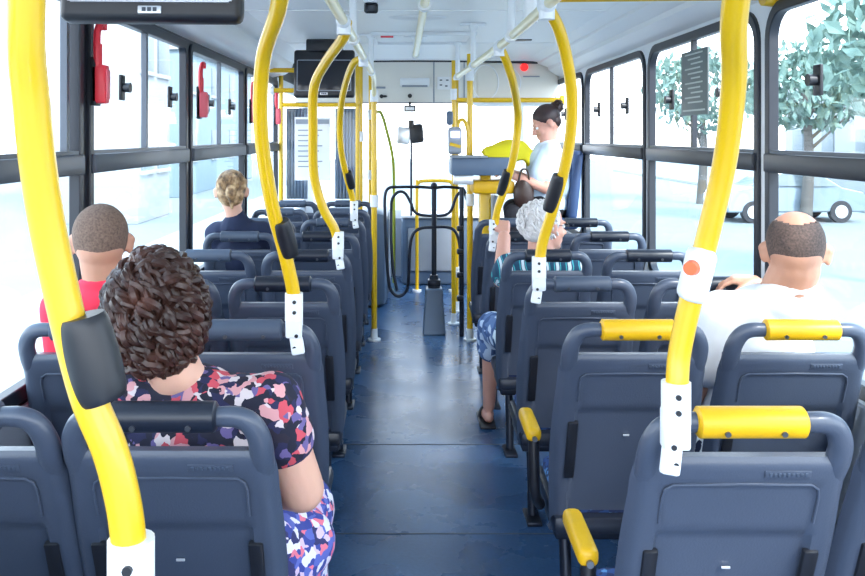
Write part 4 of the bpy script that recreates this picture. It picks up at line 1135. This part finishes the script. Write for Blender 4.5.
# --- conductor
def person_conductor():
    base = (1.08, 6.25, .96)
    t = thing('person', 'person with dark hair in a bun and pale blue shirt at the cash desk', 'person', base)
    hc = W(546, 124, 6.2); M = head_frame(hc, yaw=1.60, pitch=-.55, k=1.0)
    M = Matrix.Translation(hc) @ Euler((0, 0, 1.75)).to_matrix().to_4x4() @ Euler((-.42, 0, 0)).to_matrix().to_4x4() @ Matrix.Scale(1.08, 4)
    # she faces left (-x): her left side is nearer the camera
    shn, shf = V((1.075, 6.06, 1.44)), V((1.06, 6.40, 1.44)); chest = V((1.08, 6.23, 1.31)); pel = V((1.08, 6.24, 1.06))
    b = MB(); add_head(b, M, (1.08, 6.22, 1.50), .047); torso(b, pel, chest, shn, shf, 0, 1.0)
    wn_, wf = V((.80, 6.00, 1.265)), V((.82, 6.34, 1.28))
    limb(b, shn, (1.02, 5.985, 1.185), wn_, (.052, .045, .028)); limb(b, shf, (1.02, 6.46, 1.20), wf, (.05, .043, .028))
    hand(b, wn_, (-.75, .35, .35), (.2, .6, -.4), 1, .35); hand(b, wf, (-.8, -.3, .1), (0, 0, -1), -1, .35)
    limb(b, (1.05, 6.15, 1.04), (.80, 6.02, 1.00), (.86, 6.0, .62), (.09, .062, .045)); limb(b, (1.05, 6.34, 1.04), (.84, 6.42, 1.00), (.87, 6.42, .62), (.09, .062, .045))
    b.ell((.81, 6.0, .56), (.09, .04, .035)); b.ell((.83, 6.42, .56), (.09, .04, .035))
    remesh(b, 'body', skin3, t, .007)
    s_ = MB(); torso(s_, pel, chest, shn, shf, .018, 1.05); s_.cap(shn, shn.lerp(V((1.02, 5.985, 1.185)), .68), .070, .068); s_.cap(shf, shf.lerp(V((1.02, 6.46, 1.20)), .68), .068, .065)
    s_.cap((1.085, 6.23, 1.47), (1.082, 6.225, 1.50), .085, .062); s_.cap((1.06, 6.2, 1.30), (.99, 6.2, 1.12), .12, .10)
    s_.ell((1.07, 6.22, 1.33), (.165, .18, .17)); s_.ell((1.10, 6.22, 1.20), (.17, .18, .15)); s_.cap((1.05, 6.08, 1.40), (.99, 6.03, 1.27), .085, .085)
    remesh(s_, 'shirt', blue_cloth, t, .009, 2)
    s_ = MB(); limb(s_, (1.05, 6.15, 1.03), (.80, 6.02, 1.00), (.86, 6.0, .66), (.105, .078, .06)); limb(s_, (1.05, 6.34, 1.03), (.84, 6.42, 1.00), (.87, 6.42, .66), (.105, .078, .06)); s_.ell((1.07, 6.24, 1.02), (.15, .19, .10))
    remesh(s_, 'trousers', black_cloth, t, .010, 2)
    hm = MB(); H_ell(hm, M, (0, -.022, .044), (.083, .100, .088)); H_ell(hm, M, (0, -.055, .0), (.072, .055, .06)); H_ell(hm, M, (0, -.118, .075), (.045, .045, .042))
    ho = remesh(hm, 'hair', hair_dark, t, .006, 1)
    c_ = curls(M, (0, -.118, .075), (.044, .044, .040), lambda p: True, 50, .04, .004, .005, 4, .8, .006); c_.build('curl', hair_dark, ho)['kind'] = 'stuff'
    add_eyes(M, t)
person_conductor()
t = thing('foot_platform', 'dark step under the conductor\'s feet beside the cash desk', 'step', (.9, 6.2, 0))
m = MB(); m.bx(.70, .875, 5.93, 6.50, .47, .51, .01); m.build('tread', dark_metal, t)
m = MB(); m.bx(.76, .80, 5.96, 6.46, 0, .47); m.build('support_post', dark_metal, t, smooth=False)

# ------------------------------------------------------------------ outside
GZ = -.95
mb = MB(); mb.bx(-60, 60, -30, 90, GZ-.2, GZ); tag(mb.build('road', asphalt, smooth=False), 'pale sunlit road all around the bus', 'road')['kind'] = 'structure'
mb = MB(); mb.bx(-5.6, -2.4, -20, 60, GZ, GZ+.15, .02); struct(mb.build('trim_6', pavement, smooth=False))
mb = MB(); mb.bx(15.0, 18, -20, 60, GZ, GZ+.15, .02); struct(mb.build('trim_7', pavement, smooth=False))
def building(x0, x1, y0, y1, h, m_, label, side, cols, rows, z0=1.0):
    t = thing('building', label, 'building', ((x0+x1)/2, (y0+y1)/2, GZ))
    m = MB(); m.bx(x0, x1, y0, y1, GZ, GZ+h, .04); m.build('wall', m_, t)
    m = MB(); m.bx(x0-.15, x1+.15, y0-.15, y1+.15, GZ+h, GZ+h+.25, .03); m.build('roof', pavement, t)
    for i_ in range(cols):
        for j in range(rows):
            y = y0+(i_+.5)*(y1-y0)/cols; z = GZ+z0+1.1+j*2.9
            x = x1 if side > 0 else x0
            m = MB(); m.bx(x-.05, x+.05, y-.55, y+.55, z-.6, z+.7, .01); w_ = m.build('window', wallgrey, t)
            m = MB(); m.bx(x-.09, x+.09, y-.65, y+.65, z-.72, z-.6, .01); m.build('sill', pavement, w_)
    return t
building(-10, -7.5, 23.8, 27, 11, wallpale, 'narrow pale building with a column of grey windows, seen through the left windows', 1, 2, 3)
building(-14, -9, 34, 50, 6, wallblue, 'pale blue building farther down the street on the left', 1, 4, 2)
building(20, 28, 8, 24, 7, wallblue, 'pale blue building across the street, through the right windows', -1, 6, 2)
building(20, 28, 26, 44, 5, wallpale, 'low pale building farther along on the right', -1, 6, 1)
def tree(x, y, h, r, label, seed):
    rnd = random.Random(seed); t = thing('tree', label, 'tree', (x, y, GZ))
    m = MB(); m.tube([V((x, y, GZ)), V((x+.1, y, GZ+h*.4)), V((x, y+.1, GZ+h*.75))], lambda q_: .18-.1*q_, 10, sm=4)
    for k in range(5):
        a = rnd.uniform(0, 6.28); m.tube([V((x, y, GZ+h*(.4+.06*k))), V((x+math.cos(a)*r*.6, y+math.sin(a)*r*.6, GZ+h*(.6+.06*k)))], lambda q_: .06-.04*q_, 6)
    m.build('trunk', bark, t)
    m = MB()
    for k in range(1400):
        d = V((rnd.gauss(0, 1), rnd.gauss(0, 1), rnd.gauss(0, 1))).normalized()*r*rnd.uniform(.55, 1.05)
        c = V((x, y, GZ+h*.78))+V((d.x, d.y, d.z*.75)); s_ = rnd.uniform(.10, .22)
        R_ = Euler((rnd.uniform(0, 6), rnd.uniform(0, 6), rnd.uniform(0, 6))).to_matrix()
        vs = [m.bm.verts.new(c+R_ @ V(p)*s_) for p in ((-1, 0, 0), (0, -.5, .1), (1, 0, 0), (0, .5, .1))]; m.face(vs)
    m.build('foliage', leaf, t, smooth=False)
tree(8.6, 13.5, 5.2, 1.9, 'leafy tree outside the nearest right window', 1)
tree(11.5, 24, 5.0, 1.7, 'leafy tree outside the second right window, left of the notice', 2)
tree(11.0, 31, 5.4, 2.0, 'leafy tree farthest along the street on the right', 3)
tree(-6.6, 9.0, 6.5, 1.3, 'leafy tree at the far upper left, outside the nearest left window', 4)

def car(x, y, rz, label):
    t = thing('car', label, 'car', (x, y, GZ)); t.rotation_euler = (0, 0, rz); t['base'] = (0, 0, 0)
    prof = [(-2.05, .30), (-2.10, .62), (-2.0, .90), (-1.35, 1.0), (-1.05, 1.12), (-.55, 1.46), (.65, 1.48), (1.35, 1.02), (2.0, .88), (2.12, .60), (2.05, .30)]
    m = MB(); m.prism(prof, lambda p: V((p[0], -.82 if p[1] < 1.1 else -.68, p[1])), lambda p: V((p[0], .82 if p[1] < 1.1 else .68, p[1])))
    m.build('body', car_paint, t, bevel=.05)
    for s_ in (-1, 1):
        m = MB(); m.prism([(-.98, 1.08), (-.50, 1.39), (.58, 1.41), (1.18, 1.05)], lambda p: V((p[0], s_*(.80 if p[1] < 1.2 else .71), p[1])), lambda p: V((p[0], s_*(.84 if p[1] < 1.2 else .75), p[1]))); m.build('side_window', wallgrey, t, smooth=False)
    for px in (-1.3, 1.3):
        for s_ in (-1, 1):
            m = MB(); m.cyl((px, s_*.66, .32), (px, s_*.85, .32), .32, seg=24); w_ = m.build('wheel', tyre, t)
            m = MB(); m.cyl((px, s_*.84, .32), (px, s_*.87, .32), .19, seg=20); m.build('hubcap', silver, w_)
    for s_ in (-.6, .6):
        m = MB(); m.box((-2.07, s_, .72), (.06, .26, .12), None, .02); m.build('headlamp', white, t)
car(11.3, 25, .06, 'pale blue car parked across the street, through the right window')

# ------------------------------------------------------------------ light
w = bpy.data.worlds.new('sky'); bpy.context.scene.world = w; w.use_nodes = True
nt = w.node_tree; bg = nt.nodes['Background']
tc = nt.nodes.new('ShaderNodeTexCoord'); sx = nt.nodes.new('ShaderNodeSeparateXYZ'); cr = nt.nodes.new('ShaderNodeValToRGB')
cr.color_ramp.elements[0].position = .0; cr.color_ramp.elements[0].color = (.92, .96, 1, 1)
cr.color_ramp.elements[1].position = .7; cr.color_ramp.elements[1].color = (.55, .76, 1, 1)
nt.links.new(tc.outputs['Generated'], sx.inputs[0]); nt.links.new(sx.outputs['Z'], cr.inputs['Fac']); nt.links.new(cr.outputs['Color'], bg.inputs['Color'])
bg.inputs['Strength'].default_value = 3.1
sl = bpy.data.lights.new('sun', 'SUN'); sl.energy = 3.5; sl.angle = math.radians(12); sl.color = (1, .96, .90)
so = bpy.data.objects.new('sun', sl); C.objects.link(so); so.rotation_euler = (math.radians(38), math.radians(32), 0)

sc = bpy.context.scene
sc.view_settings.view_transform = 'Standard'; sc.view_settings.look = 'None'; sc.view_settings.gamma = 1; sc.view_settings.use_curve_mapping = False
sc.view_settings.exposure = 1.0
for o in list(bpy.data.objects):
    if 'base' in o: del o['base']
